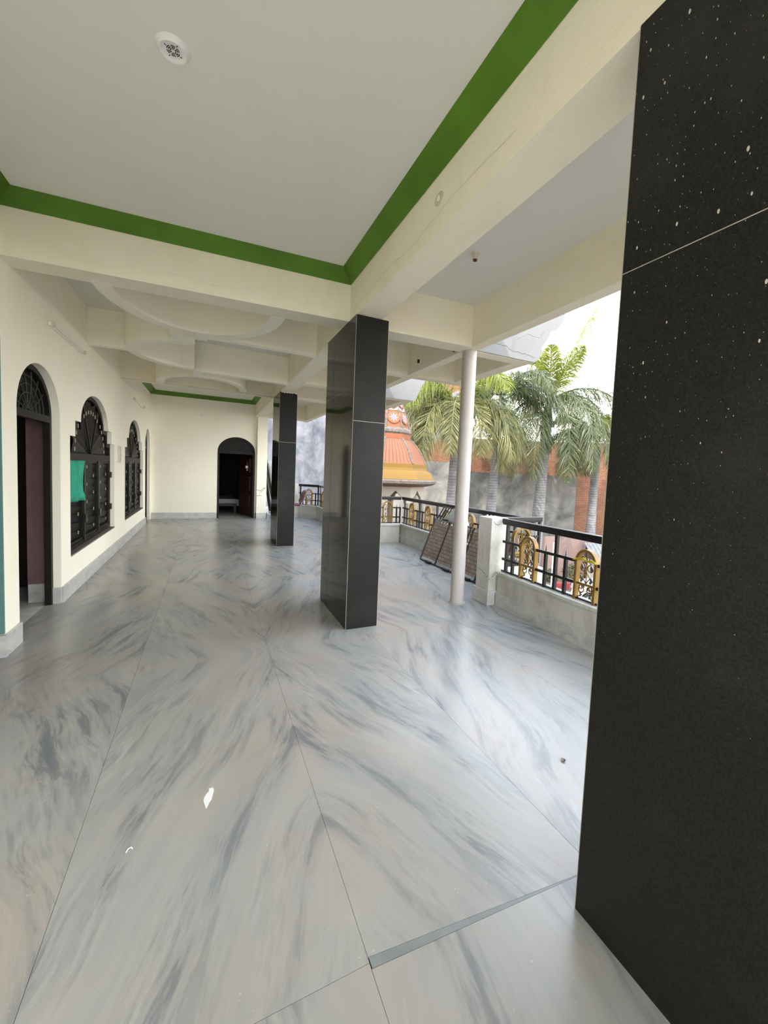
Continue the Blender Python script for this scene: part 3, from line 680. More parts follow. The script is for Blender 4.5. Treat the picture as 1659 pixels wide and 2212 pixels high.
# ------------------------------------------------------------------ wall fixtures
def batten(y0, y1, z, label, tilt=0.0, tubeon=True):
    o = thing('tube_light', label, 'light', (XW, (y0+y1)/2, z))
    MB().beam((XW+0.014, y0, z+tilt), (XW+0.014, y1, z-tilt), 0.022, 0.034).build('batten', M['wall'], o, bev=0.004)
    if tubeon: MB().tube([(XW+0.036, y0+0.05, z+tilt), (XW+0.036, y1-0.05, z-tilt)], 0.010, 12).build('tube', M['white'], o, smooth=True, ang=40)
    for y in (y0+0.03, y1-0.03): MB().box(XW+0.024, XW+0.048, y-0.012, y+0.012, z-0.018, z+0.018).build('end_cap', M['grime'], o)
    return o
batten(4.90, 6.02, 2.735, 'long dusty tube light batten on the wall above the nearer doorway')
batten(9.50, 10.9, 2.715, 'broken tube light batten hanging askew on the wall above the farther window', 0.02, False)
tag(MB().box(XW, XW+0.03, 8.12, 8.25, 1.46, 1.73).build('switch_box', M['grime'], bev=0.006), 'yellowed switch box on the wall between the two iron windows', 'switch box')
tag(MB().lathe([(0.0, 0), (0.03, 0.004), (0.035, 0.012)], (0, 0), 16).build('wall_fitting', M['white']), 'small round fitting high on the far wall', 'fitting')
k = bpy.data.objects['wall_fitting']; k.location = (-0.176, YF-0.013, 2.81); k.rotation_euler = (-PI/2, 0, 0)
tag(MB().beam((XW, 8.415, ZB-0.012), (XB0, 8.585, ZB-0.012), 0.022, 0.022).build('cable_duct', M['grime']), 'thin grimy cable duct under the far cross beam', 'cable duct')
# ------------------------------------------------------------------ parapets
def parapet(label, pts, h=0.36, t=0.15, skirt=0.15, tile=0.32):
    "low wall along a line in plan; its inner face is the line, thickness goes to the right of travel"
    root = thing('parapet_wall', label, 'parapet', (pts[0][0], pts[0][1], 0))
    for (xa, ya), (xb, yb) in zip(pts[:-1], pts[1:]):
        d = Vector((xb-xa, yb-ya, 0)); l = d.length; d /= l; n = Vector((d.y, -d.x, 0)); a, b = Vector((xa, ya, 0)), Vector((xb, yb, 0))
        MB().prism([tuple((a)[:2]), tuple(b[:2]), tuple((b+n*t)[:2]), tuple((a+n*t)[:2])], 0, h).build('wall_body', M['parapet'], root)
        MB().prism([tuple((a-n*0.02)[:2]), tuple((b-n*0.02)[:2]), tuple((b+n*(t+0.02))[:2]), tuple((a+n*(t+0.02))[:2])], h, h+0.035).build('coping', M['parapet'], root, bev=0.004)
        k = max(1, round(l/tile))
        for i in range(k):
            p, q = a+d*(l*i/k+0.001), a+d*(l*(i+1)/k-0.001)
            MB().prism([tuple((p-n*0.022)[:2]), tuple((q-n*0.022)[:2]), tuple(q[:2]), tuple(p[:2])], 0, skirt).build('tile', M['skirt'], root, bev=0.002)
    return root
NX = 3.055
parapet('low white parapet wall under the railing nearest the camera', [(NX, 3.70), (NX, -8.8)][::-1])
parapet('short parapet stretch turning outward behind the white pier', [(3.23, 3.85), (3.78, 3.85)][::1])
parapet('low parapet wall of the balcony bulge behind the leaning cots', [(3.78, 4.03), (3.75, 7.93)])
parapet('parapet return closing the far side of the balcony bulge', [(3.73, 7.95), (3.06, 8.05)][::-1])
parapet('low parapet wall of the far bay with an angled end', [(2.93, 8.2), (2.93, 11.93), (2.45, 12.42)])
def pier(x0, x1, y0, y1, h, label):
    o = thing('parapet_pier', label, 'pier', ((x0+x1)/2, (y0+y1)/2, 0))
    MB().box(x0, x1, y0, y1, 0, h).build('shaft', M['parapet'], o, bev=0.008)
    m = MB()
    m.box(x0-0.024, x0, y0-0.024, y1+0.024, 0, 0.165); m.box(x1, x1+0.024, y0-0.024, y1+0.024, 0, 0.165); m.box(x0, x1, y0-0.024, y0, 0, 0.165); m.box(x0, x1, y1, y1+0.024, 0, 0.165)
    m.build('skirting', M['skirt'], o, bev=0.003)
    return o
pier(2.955, 3.20, 3.735, 3.985, 1.02, 'white square pier with cracks beside the thin round column')
pier(2.86, 3.05, 8.06, 8.25, 1.02, 'white pier at the far end of the balcony bulge behind the middle pillar')
pier(2.28, 2.46, 12.42, 12.60, 1.02, 'white pier at the far end of the veranda beside the farther black pillar')
def crack(pts, parent, w=0.006, push=(0, -0.001, 0), mat='joint', seed=1):
    rng = random.Random(seed); p = [Vector(q)+Vector(push) for q in pts]; m = MB(); fine = []
    for a, b in zip(p[:-1], p[1:]):
        for k in range(6): fine.append(a.lerp(b, k/6)+Vector((rng.uniform(-1, 1)*0.006*(push[0] == 0), rng.uniform(-1, 1)*0.006*(push[1] == 0), rng.uniform(-1, 1)*0.008)))
    fine.append(p[-1])
    for a, b in zip(fine[:-1], fine[1:]):
        m.v += [tuple(a-Vector((0, 0, w*rng.uniform(0.15, 0.5)))), tuple(a+Vector((0, 0, w*rng.uniform(0.15, 0.5))))]
    m.f = [(2*i, 2*i+2, 2*i+3, 2*i+1) for i in range(len(m.v)//2-1)]
    return m.build('crack', M[mat], parent)
D_ = bpy.data.objects
crack([(2.955, 3.97, 0.40), (2.955, 3.86, 0.37), (2.955, 3.74, 0.30)], D_['parapet_pier'], 0.010, (-0.001, 0, 0), seed=3)
crack([(2.957, 3.735, 0.30), (3.01, 3.735, 0.335), (3.055, 3.735, 0.40)], D_['parapet_pier'], 0.010, seed=4)
crack([(2.98, 3.735, 0.97), (3.03, 3.735, 0.945), (3.08, 3.735, 0.955)], D_['parapet_pier'], 0.012, seed=5)
crack([(1.25, 12.25, 0.83), (1.36, 12.25, 0.80), (1.43, 12.25, 0.87), (1.51, 12.25, 0.89)], D_['white_pillar'], 0.022, seed=6)
crack([(1.33, 12.25, 0.74), (1.42, 12.25, 0.81), (1.48, 12.25, 0.87)], D_['white_pillar'], 0.016, seed=7)
crack([(1.25, 12.25, 0.66), (1.34, 12.25, 0.67), (1.40, 12.25, 0.65)], D_['white_pillar'], 0.016, seed=8)
crack([(2.86, 3.85, 3.03), (3.10, 3.85, 3.03), (3.20, 3.85, 2.985), (3.40, 3.85, 2.99), (3.56, 3.85, 2.96)], D_['roof_canopy'], 0.012, mat='dim', seed=9)
crack([(3.25, 3.85, 3.12), (3.42, 3.85, 3.22), (3.60, 3.85, 3.21), (3.70, 3.85, 3.33)], D_['roof_canopy'], 0.006, mat='dim', seed=10)
for seed, pts in ((21, [(1.16, 6.2), (1.188, 1.2)]),):
    crack([(XB0, 3.55, 2.98), (XB0, 3.0, 3.02), (XB0, 2.5, 2.99), (XB0, 1.9, 3.03), (XB0, 1.4, 3.01)], D_['long_beam'], 0.005, (-0.001, 0, 0), 'grime', seed)
crack([(-0.45, 3.8735, 3.00), (-0.25, 3.8635, 3.015), (-0.05, 3.8535, 2.985), (0.12, 3.845, 2.99)], D_['cross_beam'], 0.0028, (0, -0.002, 0), 'grime', 22)
# ------------------------------------------------------------------ railings
def spiral(c, r, turns, st, sgn, n=22):
    return [(c[0]+r*(1-0.85*i/n)*math.cos(st+sgn*turns*2*PI*i/n), c[1]+r*(1-0.85*i/n)*math.sin(st+sgn*turns*2*PI*i/n)) for i in range(n+1)]
def railing(label, p0, p1, items, zc=0.397, ztop=1.0, zm=0.752, zl=0.548, group=None):
    "items: ('post', s) full height, ('bar', s) to mid rail with a spear finial, ('arch', s0, s1)"
    a, b = Vector((*p0, 0)), Vector((*p1, 0)); d = b-a; L = d.length; d /= L; n = Vector((d.y, -d.x, 0)); Z = Vector((0, 0, 1))
    root = thing('balcony_railing', label, 'railing', tuple(a+Z*zc), group)
    P = lambda s, z, o=0.0: a+d*s+Z*z+n*o
    m = MB(); m.obox(P(L/2, ztop-0.004), d*L/2, n*0.034, Z*0.026); m.obox(P(L/2, ztop-0.038), d*L/2, n*0.024, Z*0.010); m.build('handrail', M['black'], root, bev=0.006)
    arches = [(i[1], i[2]) for i in items if i[0] == 'arch']
    for z in (zm, zl, zc+0.012):
        cuts = sorted([0.0, L]+[x for q in arches for x in q]) if z != zc+0.012 else [0.0, L]
        for i in range(0, len(cuts)-1, 2):
            if cuts[i+1]-cuts[i] > 0.02: MB().obox(P((cuts[i]+cuts[i+1])/2, z), d*(cuts[i+1]-cuts[i])/2, n*0.011, Z*0.0135 if z != zc+0.012 else Z*0.008).build('rail', M['black'], root)
    for it in items:
        if it[0] == 'post': MB().obox(P(it[1], (zc+ztop)/2), d*0.0155, n*0.0155, Z*(ztop-zc-0.03)/2).build('post', M['black'], root)
        elif it[0] == 'bar':
            q = MB().obox(P(it[1], (zc+zm)/2), d*0.0145, n*0.0145, Z*(zm-zc)/2).build('baluster', M['black'], root)
            c = P(it[1], 0); MB().lathe([(0.012, zm+0.010), (0.012, zm+0.018), (0.006, zm+0.024), (0.011, zm+0.034), (0.006, zm+0.043), (0.008, zm+0.050), (0.0, zm+0.085)], (c.x, c.y), 8).build('finial', M['zinc'], q)
        else:
            s0, s1 = it[1], it[2]; c = (s0+s1)/2; w = (s1-s0)/2; zs = zc+0.345; H = 0.115
            lo = [(s1, zc)]+half_ellipse(c, zs, w, H+0.02, 18)+[(s0, zc)]; li = [(s1-0.024, zc)]+half_ellipse(c, zs, w-0.024, H-0.004, 18)+[(s0+0.024, zc)]
            f = lambda s, z, o: tuple(P(s, z, o))
            ap = ribbon(lo, li, f, -0.026, 0.026).build('arch_panel', M['gold'], root)
            MB().obox(P(c, zc+0.155), d*(w-0.02), n*0.012, Z*0.010).build('cross_bar', M['gold'], ap)
            q = MB(); T = lambda pts, r=0.0055: q.tube([P(x, z) for x, z in pts], r, 5)
            for sg in (-1, 1):
                T(spiral((c+sg*0.045, zc+0.305), 0.042, 1.2, PI/2, sg)); T(spiral((c+sg*0.048, zc+0.385), 0.034, 1.1, -PI/2, -sg)); T(spiral((c+sg*0.05, zc+0.10), 0.040, 1.2, PI/2 if sg > 0 else PI/2, sg)); T(spiral((c+sg*0.03, zc+0.125), 0.018, 1.3, 0, -sg))
                T([(c+sg*0.085, zc+0.02), (c+sg*0.05, zc+0.05), (c+sg*0.075, zc+0.10), (c+sg*0.06, zc+0.145)], 0.006); T([(c, zc+0.165), (c+sg*0.04, zc+0.22), (c, zc+0.27)], 0.005)
            T([(c, zc+0.16), (c, zc+0.44)], 0.005)
            q.build('scrollwork', M['gold'], ap)
            m = MB()
            for sg in (-1, 1):
                for z, r in ((zc+0.31, 0.022), (zc+0.20, 0.024), (zc+0.055, 0.018)):
                    cc = P(c+sg*0.05, z); m.plate([[(c+sg*0.05+r*math.cos(t*PI/6)*(0.6+0.4*math.cos(t*PI/2)), z+r*1.3*math.sin(t*PI/6)) for t in range(12)]], f, -0.004, 0.004)
            m.build('leaf_ornament', M['zinc'], ap, kind='stuff')
    return root
def pattern(L, s=0.11):
    it = []
    while s+0.25 < L:
        it.append(('arch', s, s+0.235))
        for k, kind in ((0.36, 'bar'), (0.49, 'post'), (0.615, 'bar')):
            if s+k < L-0.03: it.append((kind, s+k))
        s += 0.74
    return it
rx = NX+0.055
near = [('post', 0.07), ('bar', 0.18), ('arch', 0.308, 0.54), ('bar', 0.668), ('post', 0.80), ('bar', 0.925), ('arch', 1.05, 1.285)]
s = 1.41
while s < 11.7:
    near += [('bar', s), ('post', s+0.13), ('bar', s+0.255), ('arch', s+0.38, s+0.615)]; s += 0.74
railing('black iron balcony railing with golden arches nearest the camera', (rx, 3.70), (rx, -8.75), near)
railing('short railing stretch with one golden arch behind the white pier', (3.21, 3.925), (3.90, 3.925), [('bar', 0.04), ('bar', 0.13), ('arch', 0.235, 0.515), ('bar', 0.60), ('post', 0.67)], zc=0.397, ztop=0.985)
railing('black railing with golden arches round the balcony bulge behind the leaning cots', (3.83, 7.93), (3.86, 4.0), [('post', 0.10), ('bar', 0.22), ('arch', 0.345, 0.575), ('bar', 0.68), ('post', 0.79), ('bar', 0.90), ('arch', 1.02, 1.25), ('bar', 1.36), ('post', 1.46), ('bar', 1.58), ('arch', 1.70, 1.93), ('bar', 2.04), ('post', 2.15), ('bar', 2.27), ('arch', 2.40, 2.63), ('bar', 2.74), ('post', 2.86), ('bar', 2.98), ('arch', 3.10, 3.33), ('bar', 3.45), ('post', 3.57), ('bar', 3.70)], ztop=0.955, zm=0.735, zl=0.53)
railing('railing across the far side of the balcony bulge, next to the middle pillar', (3.08, 8.03), (3.79, 7.955), [('bar', 0.05), ('bar', 0.15), ('arch', 0.305, 0.53), ('bar', 0.62), ('bar', 0.70)], ztop=0.955, zm=0.735, zl=0.53)
railing('railing of the far bay between the two farther black pillars', (3.0, 8.3), (3.0, 11.97), pattern(3.67))
railing('short angled railing at the far end beside the maroon chair', (2.99, 11.99), (2.50, 12.49), [('post', 0.03), ('bar', 0.12), ('arch', 0.23, 0.46), ('bar', 0.56), ('post', 0.65)])
m = MB(); bb = bpy.data.objects['balcony_railing']
m = MB().tube([(rx-0.040, 3.70-1.285, 0.775), (rx-0.036, 3.70-1.25, 0.785), (rx-0.034, 3.70-1.19, 0.775), (rx-0.034, 3.70-1.15, 0.79), (rx-0.036, 3.70-1.08, 0.778), (rx-0.042, 3.70-1.045, 0.772)], [0.010, 0.013, 0.007, 0.014, 0.008, 0.011], 8)
tag(m.build('yellow_tape', plain('yellow_tape', (0.55, 0.42, 0.02), 0.5)), 'yellow tape tied across the golden arch beside the big pillar', 'tape')
# ------------------------------------------------------------------ leaning cots and chairs
def cot(label, y0, y1, xb, xt, zt, sections, group=None):
    "long folding cot standing on its side, leaning against the parapet"
    o = thing('folding_cot', label, 'cot', (xb, (y0+y1)/2, 0), group)
    A = lambda y, h, off=0.0: Vector((xb+(xt-xb)*h-off*zt/math.hypot(zt, xt-xb), y, 0.018+zt*h+off*(xt-xb)/math.hypot(zt, xt-xb)))
    lean = 0.07
    B = lambda s, h, off=0.0: A(y0+(y1-y0)*s+lean*0-lean*h*0, h, off)
    m = MB(); m.tube([B(0, 0), B(1, 0)], 0.016, 10); m.build('bottom_tube', M['dark_metal'], o, smooth=True, ang=40)
    MB().tube([B(0, 1), B(1, 1)], 0.016, 10).build('top_tube', M['dark_metal'], o, smooth=True, ang=40)
    cuts = [0]+sections+[1]
    for s in cuts: MB().tube([B(s, 0), B(s, 1)], 0.013, 8).build('cross_tube', M['dark_metal'], o, smooth=True, ang=40)
    for s, e in zip(cuts[:-1], cuts[1:]):
        g = 0.03/(y1-y0) if y1 > y0 else -0.03/(y0-y1)
        q = MB(); q.add([B(s+abs(g), 0.07), B(e-abs(g)*0.6, 0.07), B(e-abs(g)*0.6, 0.93), B(s+abs(g), 0.93)], [(0, 1, 2, 3)])
        q.uv = lambda p: (p.y, p.z*1.05)
        w = q.build('woven_panel', M['woven'], o); sd = w.modifiers.new('solid', 'SOLIDIFY'); sd.thickness = 0.006
        q = MB(); k = 14
        for i in range(k):
            u = s+abs(g)+(e-s-2*abs(g))*(i+0.5)/k
            q.tube([B(u, 0.93), B(u+0.25/k*(e-s), 1.0, 0.017)], 0.004, 4); q.tube([B(u, 0.07), B(u+0.25/k*(e-s), 0.0, 0.017)], 0.004, 4)
        q.build('lacing', M['board'], w, kind='stuff')
    for s in (0.22, 0.72):
        q = MB(); q.tube([B(s, 0.0, 0.035), B(s+0.16, 0.0, 0.035)], 0.02, 8); q.build('folding_leg', M['dark_metal'], o, smooth=True, ang=40)
        q = MB(); q.tube([B(s, 1.0, -0.005)+Vector((0, 0, 0.03)), B(s+0.16, 1.0, -0.005)+Vector((0, 0, 0.03))], 0.013, 8); q.build('folding_leg', M['dark_metal'], o, smooth=True, ang=40)
    return o
cot('brown woven folding cot leaning on the balcony parapet, its left end past the thin column', 6.16, 5.06, 3.36, 3.62, 0.69, [0.46])
cot('brown woven folding cot leaning half hidden between thin column and white pier', 4.98, 4.10, 3.37, 3.62, 0.69, [0.46])
o = thing('triangular_board', 'pale board on its corner among the leaning cots', 'board', (3.66, 5.45, 0.7))
MB().plate([[(5.95, 0.72), (5.50, 1.08), (5.20, 0.70)]], lambda a, b, t: (t+(b-0.7)*0.12, a, b), 3.655, 3.665).build('panel', M['board'], o)
MB().plate([[(5.20, 0.70), (5.50, 1.08), (5.485, 1.09), (5.185, 0.70)]], lambda a, b, t: (t+(b-0.7)*0.12, a, b), 3.650, 3.672).build('edge_strip', M['white'], o)
o = thing('slatted_grille', 'black slatted iron grille leaning behind the cots against the railing', 'grille', (3.72, 5.8, 0.7))
for i in range(6): MB().tube([(3.70, 6.30-i*0.085, 0.62), (3.745, 6.08-i*0.085, 0.93)], 0.011, 6).build('slat', M['black'], o)
MB().tube([(3.745, 6.12, 0.93), (3.745, 5.60, 0.93)], 0.011, 6).build('frame', M['black'], o); MB().tube([(3.70, 6.33, 0.62), (3.70, 5.83, 0.62)], 0.011, 6).build('frame', M['black'], o)
o = thing('steel_tubes', 'bundle of shiny steel chair tubes right of the thin column', 'chair frame', (3.68, 4.8, 0.7))
for i in range(3): MB().tube([(3.65, 4.62-i*0.085, 0.72), (3.70, 4.80-i*0.085, 0.93)], 0.019, 10).build('tube', M['silver'], o, smooth=True, ang=40)
# maroon banquet chair at the far end
CX, CY = 2.18, 11.86
o = thing('banquet_chair', 'maroon banquet chair with pale tube legs behind the farther black pillar', 'chair', (CX, CY, 0))
MB().box(CX-0.22, CX+0.20, CY-0.21, CY+0.21, 0.42, 0.475).build('seat', M['maroon'], o, bev=0.02)
q = MB(); q.plate([[(CY-0.20, 0.52), (CY-0.18, 0.84), (CY, 0.88), (CY+0.18, 0.84), (CY+0.20, 0.52)]], lambda a, b, t: (t+(b-0.5)*0.36, a, b), CX+0.205, CX+0.245); q.build('backrest', M['maroon'], o, bev=0.01)
for sg in (-1, 1):
    MB().tube([(CX+0.30, CY+sg*0.20, 0), (CX+0.21, CY+sg*0.20, 0.42), (CX+0.255, CY+sg*0.20, 0.52), (CX+0.385, CY+sg*0.19, 0.86)], 0.012, 8).build('leg', M['silver'], o, smooth=True, ang=40)
    MB().tube([(CX-0.26, CY+sg*0.19, 0), (CX-0.19, CY+sg*0.19, 0.42)], 0.012, 8).build('leg', M['silver'], o, smooth=True, ang=40)
# folded cots at the far end, leaning on the outer wall of the bedroom
for i, (dy, lab) in enumerate(((0.0, 'olive folded cot leaning on the wall right of the square white pillar'), (0.55, 'second folded cot leaning behind the olive one at the far end'))):
    y = 12.75+dy; o = thing('folded_cot', lab, 'cot', (1.8, y, 0)); xb = 1.86-0.08*i; xt = 1.535
    f = lambda h, s: (xb+(xt-xb)*h, y+s, 0.012+1.72*h)
    for s_ in (-0.22, 0.22): MB().tube([f(0, s_), f(1, s_)], 0.014, 8).build('side_tube', M['dark_metal'], o)
    for h in (0.02, 0.96): MB().tube([f(h, -0.22), f(h, 0.22)], 0.012, 8).build('cross_tube', M['dark_metal'], o)
    q = MB(); q.plate([[(-0.20, 0.05), (-0.20, 0.93), (0.20, 0.93), (0.20, 0.05)]], lambda a, b, t: tuple(Vector(f(b, a))+Vector((t+0.02*math.sin(b*9), 0, 0))), 0.0, 0.03); q.build('canvas', M['tarp'], o)
# small litter on the floor
tag(MB().add([(1.71, 1.45, 0.003), (1.735, 1.455, 0.010), (1.74, 1.475, 0.004), (1.72, 1.48, 0.012), (1.725, 1.465, 0.0)], [(0, 1, 4), (1, 2, 4), (2, 3, 4), (3, 0, 4), (0, 1, 2, 3)]).build('dry_leaf', M['frond_dead']), 'tiny dry leaf on the bright marble floor left of the big pillar', 'leaf')
m = MB(); random.seed(5)
m.prism([(0.020+0.016*math.cos(t*PI/10)*random.uniform(0.5, 1.3)+0.012*math.sin(t*PI/10), 1.93+0.062*math.sin(t*PI/10)*random.uniform(0.7, 1.15)) for t in range(20)], 0.0, 0.0012)
tag(m.build('paint_patch', M['white']), 'white paint patch spilt on the marble floor', 'paint patch')
p = shot(279, 1838, 1.0); p = Vector((0, 0, EYE))+(p-Vector((0, 0, EYE)))*(EYE/(EYE-p.z))
tag(MB().tube([(p.x-0.010, p.y-0.006, 0.002), (p.x-0.004, p.y+0.008, 0.003), (p.x+0.006, p.y+0.010, 0.004), (p.x+0.010, p.y+0.002, 0.003)], 0.0022, 5).build('paper_scrap', M['white']), 'tiny curled white scrap lying on the floor left of the paint patch', 'litter')
tag(MB().tube([(2.945, 3.70, 0.325), (3.00, 3.695, 0.335), (3.035, 3.66, 0.402), (3.06, 3.52, 0.402), (3.05, 3.40, 0.402), (3.065, 3.28, 0.402)], 0.0028, 5).build('loose_wire', M['board']), 'thin pale wire trailing over the parapet coping beside the white pier', 'wire')
# ================================================================== outside
gd = MB(); gd.add([(-120, -120, GZ), (160, -120, GZ), (160, 160, GZ), (-120, 160, GZ)], [(0, 1, 2, 3)]); struct('ground', gd, M['earth'])
struct('wall_facade', MB().box(-5.1, 3.0, -9.0, 16.0, GZ, -0.30), M['facade'])
def wall_uv(o, d): return lambda p: ((p-o).dot(d), p.z)
HR = Vector((math.cos(_y), -math.sin(_y), 0)); HF = Vector((math.sin(_y), math.cos(_y), 0))
def back_wall(name, label, xa, xb, depth, z0, z1, mat, t=0.25, cat='wall'):
    "upright wall across the far side of the yard between two bearings"
    a = shot(xa, 1040, depth); b = shot(xb, 1040, depth); a.z = b.z = 0
    d = (b-a).normalized(); n = Vector((-d.y, d.x, 0)) if Vector((-d.y, d.x, 0)).dot(HF) > 0 else Vector((d.y, -d.x, 0))
    m = MB(); m.prism([tuple(a[:2]), tuple(b[:2]), tuple((b+n*t)[:2]), tuple((a+n*t)[:2])], z0, z1); m.uv = wall_uv(a.copy(), d)
    o = m.build(name, mat)
    if cat: tag(o, label, cat)
    return o
back_wall('boundary_wall', 'tall neighbouring wall of patchy plaster and brick behind the dome', 705, 992, 24.3, GZ, 12.5, M['patchy'])
back_wall('plastered_wall', 'mottled bluish plastered wall seen between the two farther black pillars', 540, 704, 23.5, GZ, 14, M['blue_plaster'])
back_wall('compound_wall', 'grey weathered plaster compound wall behind the palm trunks', 992, 1246, 24.0, GZ, 1.72, M['grey_plaster'])
back_wall('brick_wall', 'brick wall rising above the grey compound wall', 985, 1246, 26.2, GZ, 3.90, M['brick'])
back_wall('brick_wall', 'sunlit brick wall reaching the ground right of the grey compound wall', 1246.5, 1900, 26.0, GZ, 3.94, M['brick'])
back_wall('garden_wall', 'salmon pink garden wall below the palms', 1060, 1800, 21.8, GZ, -1.62, M['pinkwall'], 0.2)
# red kerb with shrubs
a, b = shot(1194, 1245, 19.5), shot(1420, 1245, 19.5); a.z = b.z = GZ
m = MB(); d = (b-a).normalized(); m.prism([tuple(a[:2]), tuple(b[:2]), tuple((b+HF*0.25)[:2]), tuple((a+HF*0.25)[:2])], GZ, GZ+0.32); tag(m.build('planter_kerb', M['red_kerb'], bev=0.02), 'red painted kerb edging the shrub bed by the pink wall', 'kerb')
def shrub(c, r, h, label, n=260, mat='shrub', group=None):
    o = thing('shrub', label, 'shrub', tuple(c), group); m = MB()
    for i in range(n):
        a = random.uniform(0, 2*PI); q = math.sqrt(random.random())*r; z = random.uniform(0.1, 1)*h*(1-0.5*(q/r)**2)
        p = Vector(c)+Vector((q*math.cos(a), q*math.sin(a), z)); u = Vector((random.gauss(0, 1), random.gauss(0, 1), random.gauss(0.5, 0.6))).normalized(); v = u.cross(Vector((random.gauss(0, 1), random.gauss(0, 1), random.gauss(0, 1)))).normalized()
        l = random.uniform(0.10, 0.22); m.add([p-v*l*0.22, p+u*l*0.5-v*0.0, p+v*l*0.22+u*0.02, p+u*l], [(0, 2, 3)])
    m.build('foliage', M[mat], o, recalc=False, kind='stuff')
    m = MB()
    for k in range(5):
        a = k*1.26; m.tube([Vector(c), Vector(c)+Vector((0.5*r*math.cos(a), 0.5*r*math.sin(a), h*0.6))], 0.015, 5)
    m.build('stems', M['frond_dead'], o)
    return o
for px, r, h, lab in ((1192, 0.30, 0.8, 'low shrub with bare twigs left of the leafy shrub by the pink wall'), (1236, 0.50, 1.2, 'leafy green shrub behind the red kerb, left of the white car')):
    c = shot(px, 1240, 20.9); c.z = GZ; shrub(c, r, h, lab)
for px, dpt, r, h, lab in ((893, 17.2, 1.1, 3.3, 'tall green bush seen through the arches under the orange dome'),):
    c = shot(px, 1240, dpt); c.z = GZ; shrub(c, r, h, lab, 500)
# corrugated shed
def corrugated(px0, px1, py, depth):
    a = shot(px0, py, depth); d = HR; o = thing('metal_shed', 'small shed with a corrugated grey sheet roof by the pink wall', 'shed', (a.x, a.y, GZ))
    m = MB(); n = 60; w = 2.4; vs = []
    for k in range(2):
        for i in range(n+1):
            s = w*i/n; q = a+d*s-HF*(0.0 if k == 0 else 1.3)+Vector((0, 0, (0 if k == 0 else -0.75)+0.03*math.sin(i*2*PI/5))); vs.append(q)
    m.add(vs, [(i, i+1, n+2+i, n+1+i) for i in range(n)]); r = m.build('corrugated_roof', M['zinc'], o, smooth=True)
    for s in (0.1, w-0.1):
        for k, dz in ((0.1, -0.06), (1.2, -0.75)):
            q = a+d*s-HF*k; MB().tube([(q.x, q.y, GZ), (q.x, q.y, a.z+dz)], 0.04, 8).build('post', M['dark_metal'], o)
    q = a+d*w/2-HF*0.65; MB().obox((q.x, q.y, GZ+0.6), d*1.05, HF*0.5, (0, 0, 0.6)).build('crate', M['board'], o)
corrugated(1262, 1330, 1172, 21.5)
p = shot(1190, 1275, 18.5)
tag(MB().tube([(p.x, p.y, GZ), (p.x, p.y, -1.35)], 0.035, 10).build('marker_post', M['pole'], smooth=True, ang=40), 'thin white post standing left of the shrubs in the yard', 'post')
# ------------------------------------------------------------------ car
def car():
    c = shot(1272, 1300, 17.6); c.z = GZ; o = thing('car', 'white car parked in the yard beside the red kerb', 'car', tuple(c))
    fx = (HR*0.92-HF*0.38).normalized(); sx_ = Vector((-fx.y, fx.x, 0))     # forward is to the left of the picture: -fx
    L = lambda a, z, t: tuple(c+fx*a+sx_*t+Vector((0, 0, z)))
    body = [(-0.78, 0.22), (-0.80, 0.50), (-0.74, 0.68), (-0.55, 0.80), (0.25, 0.98), (0.95, 1.46), (1.55, 1.54), (2.35, 1.46), (2.95, 1.02), (3.10, 0.86), (3.12, 0.30), (3.0, 0.22)]
    arch = lambda cx: [(cx+0.37*math.cos(PI*i/10), 0.24+0.42*math.sin(PI*i/10)) for i in range(11)]
    loop = body+arch(2.42)+arch(0.0)
    m = MB(); m.plate([loop], L, -0.82, 0.82); m.build('body', M['carpaint'], o, bev=0.05)
    for t in (-0.826, 0.826):
        m = MB(); m.plate([[(0.45, 1.02), (0.98, 1.39), (1.46, 1.45), (1.46, 1.0)]], L, t-0.003, t+0.003); m.build('side_window', M['glass'], o)
        m = MB(); m.plate([[(1.54, 1.0), (1.54, 1.45), (2.25, 1.39), (2.60, 1.05)]], L, t-0.003, t+0.003); m.build('side_window', M['glass'], o)
    m = MB(); m.add([L(0.30, 1.03, -0.70), L(0.30, 1.03, 0.70), L(0.93, 1.47, 0.62), L(0.93, 1.47, -0.62)], [(0, 1, 2, 3)]); m.build('windscreen', M['glass'], o)
    for t in (-0.60, 0.60): MB().obox(L(-0.74, 0.60, t), fx*0.05, sx_*0.17, (0, 0, 0.07)).build('headlight', M['glass'], o, bev=0.02)
    for a in (0.0, 2.42):
        for t in (-0.74, 0.74):
            m = MB(); m.tube([L(a, 0.31, t-0.10), L(a, 0.31, t+0.10)], 0.31, 24); w = m.build('wheel', M['tyre'], o, smooth=True, ang=40)
            m = MB(); m.tube([L(a, 0.31, t-0.105), L(a, 0.31, t+0.105)], 0.20, 20); hb = m.build('hubcap', M['silver'], w, smooth=True, ang=40)
            for k in range(5):
                an = 2*PI*k/5; m = MB(); m.beam(L(a, 0.31, t+math.copysign(0.109, t)), L(a+0.17*math.cos(an), 0.31+0.17*math.sin(an), t+math.copysign(0.109, t)), 0.05, 0.01, tuple(sx_)); 
                m.build('spoke', M['zinc'], w)
    return o
car()
p = shot(1293, 1243, 18.9); p.z = GZ
tag(MB().lathe([(0.0, GZ), (0.30, GZ), (0.34, GZ+0.25), (0.27, GZ+0.55), (0.10, GZ+0.70), (0.0, GZ+0.71)], (p.x, p.y), 14).build('purple_sack', M['purple'], smooth=True), 'purple sack standing behind the white car', 'sack')
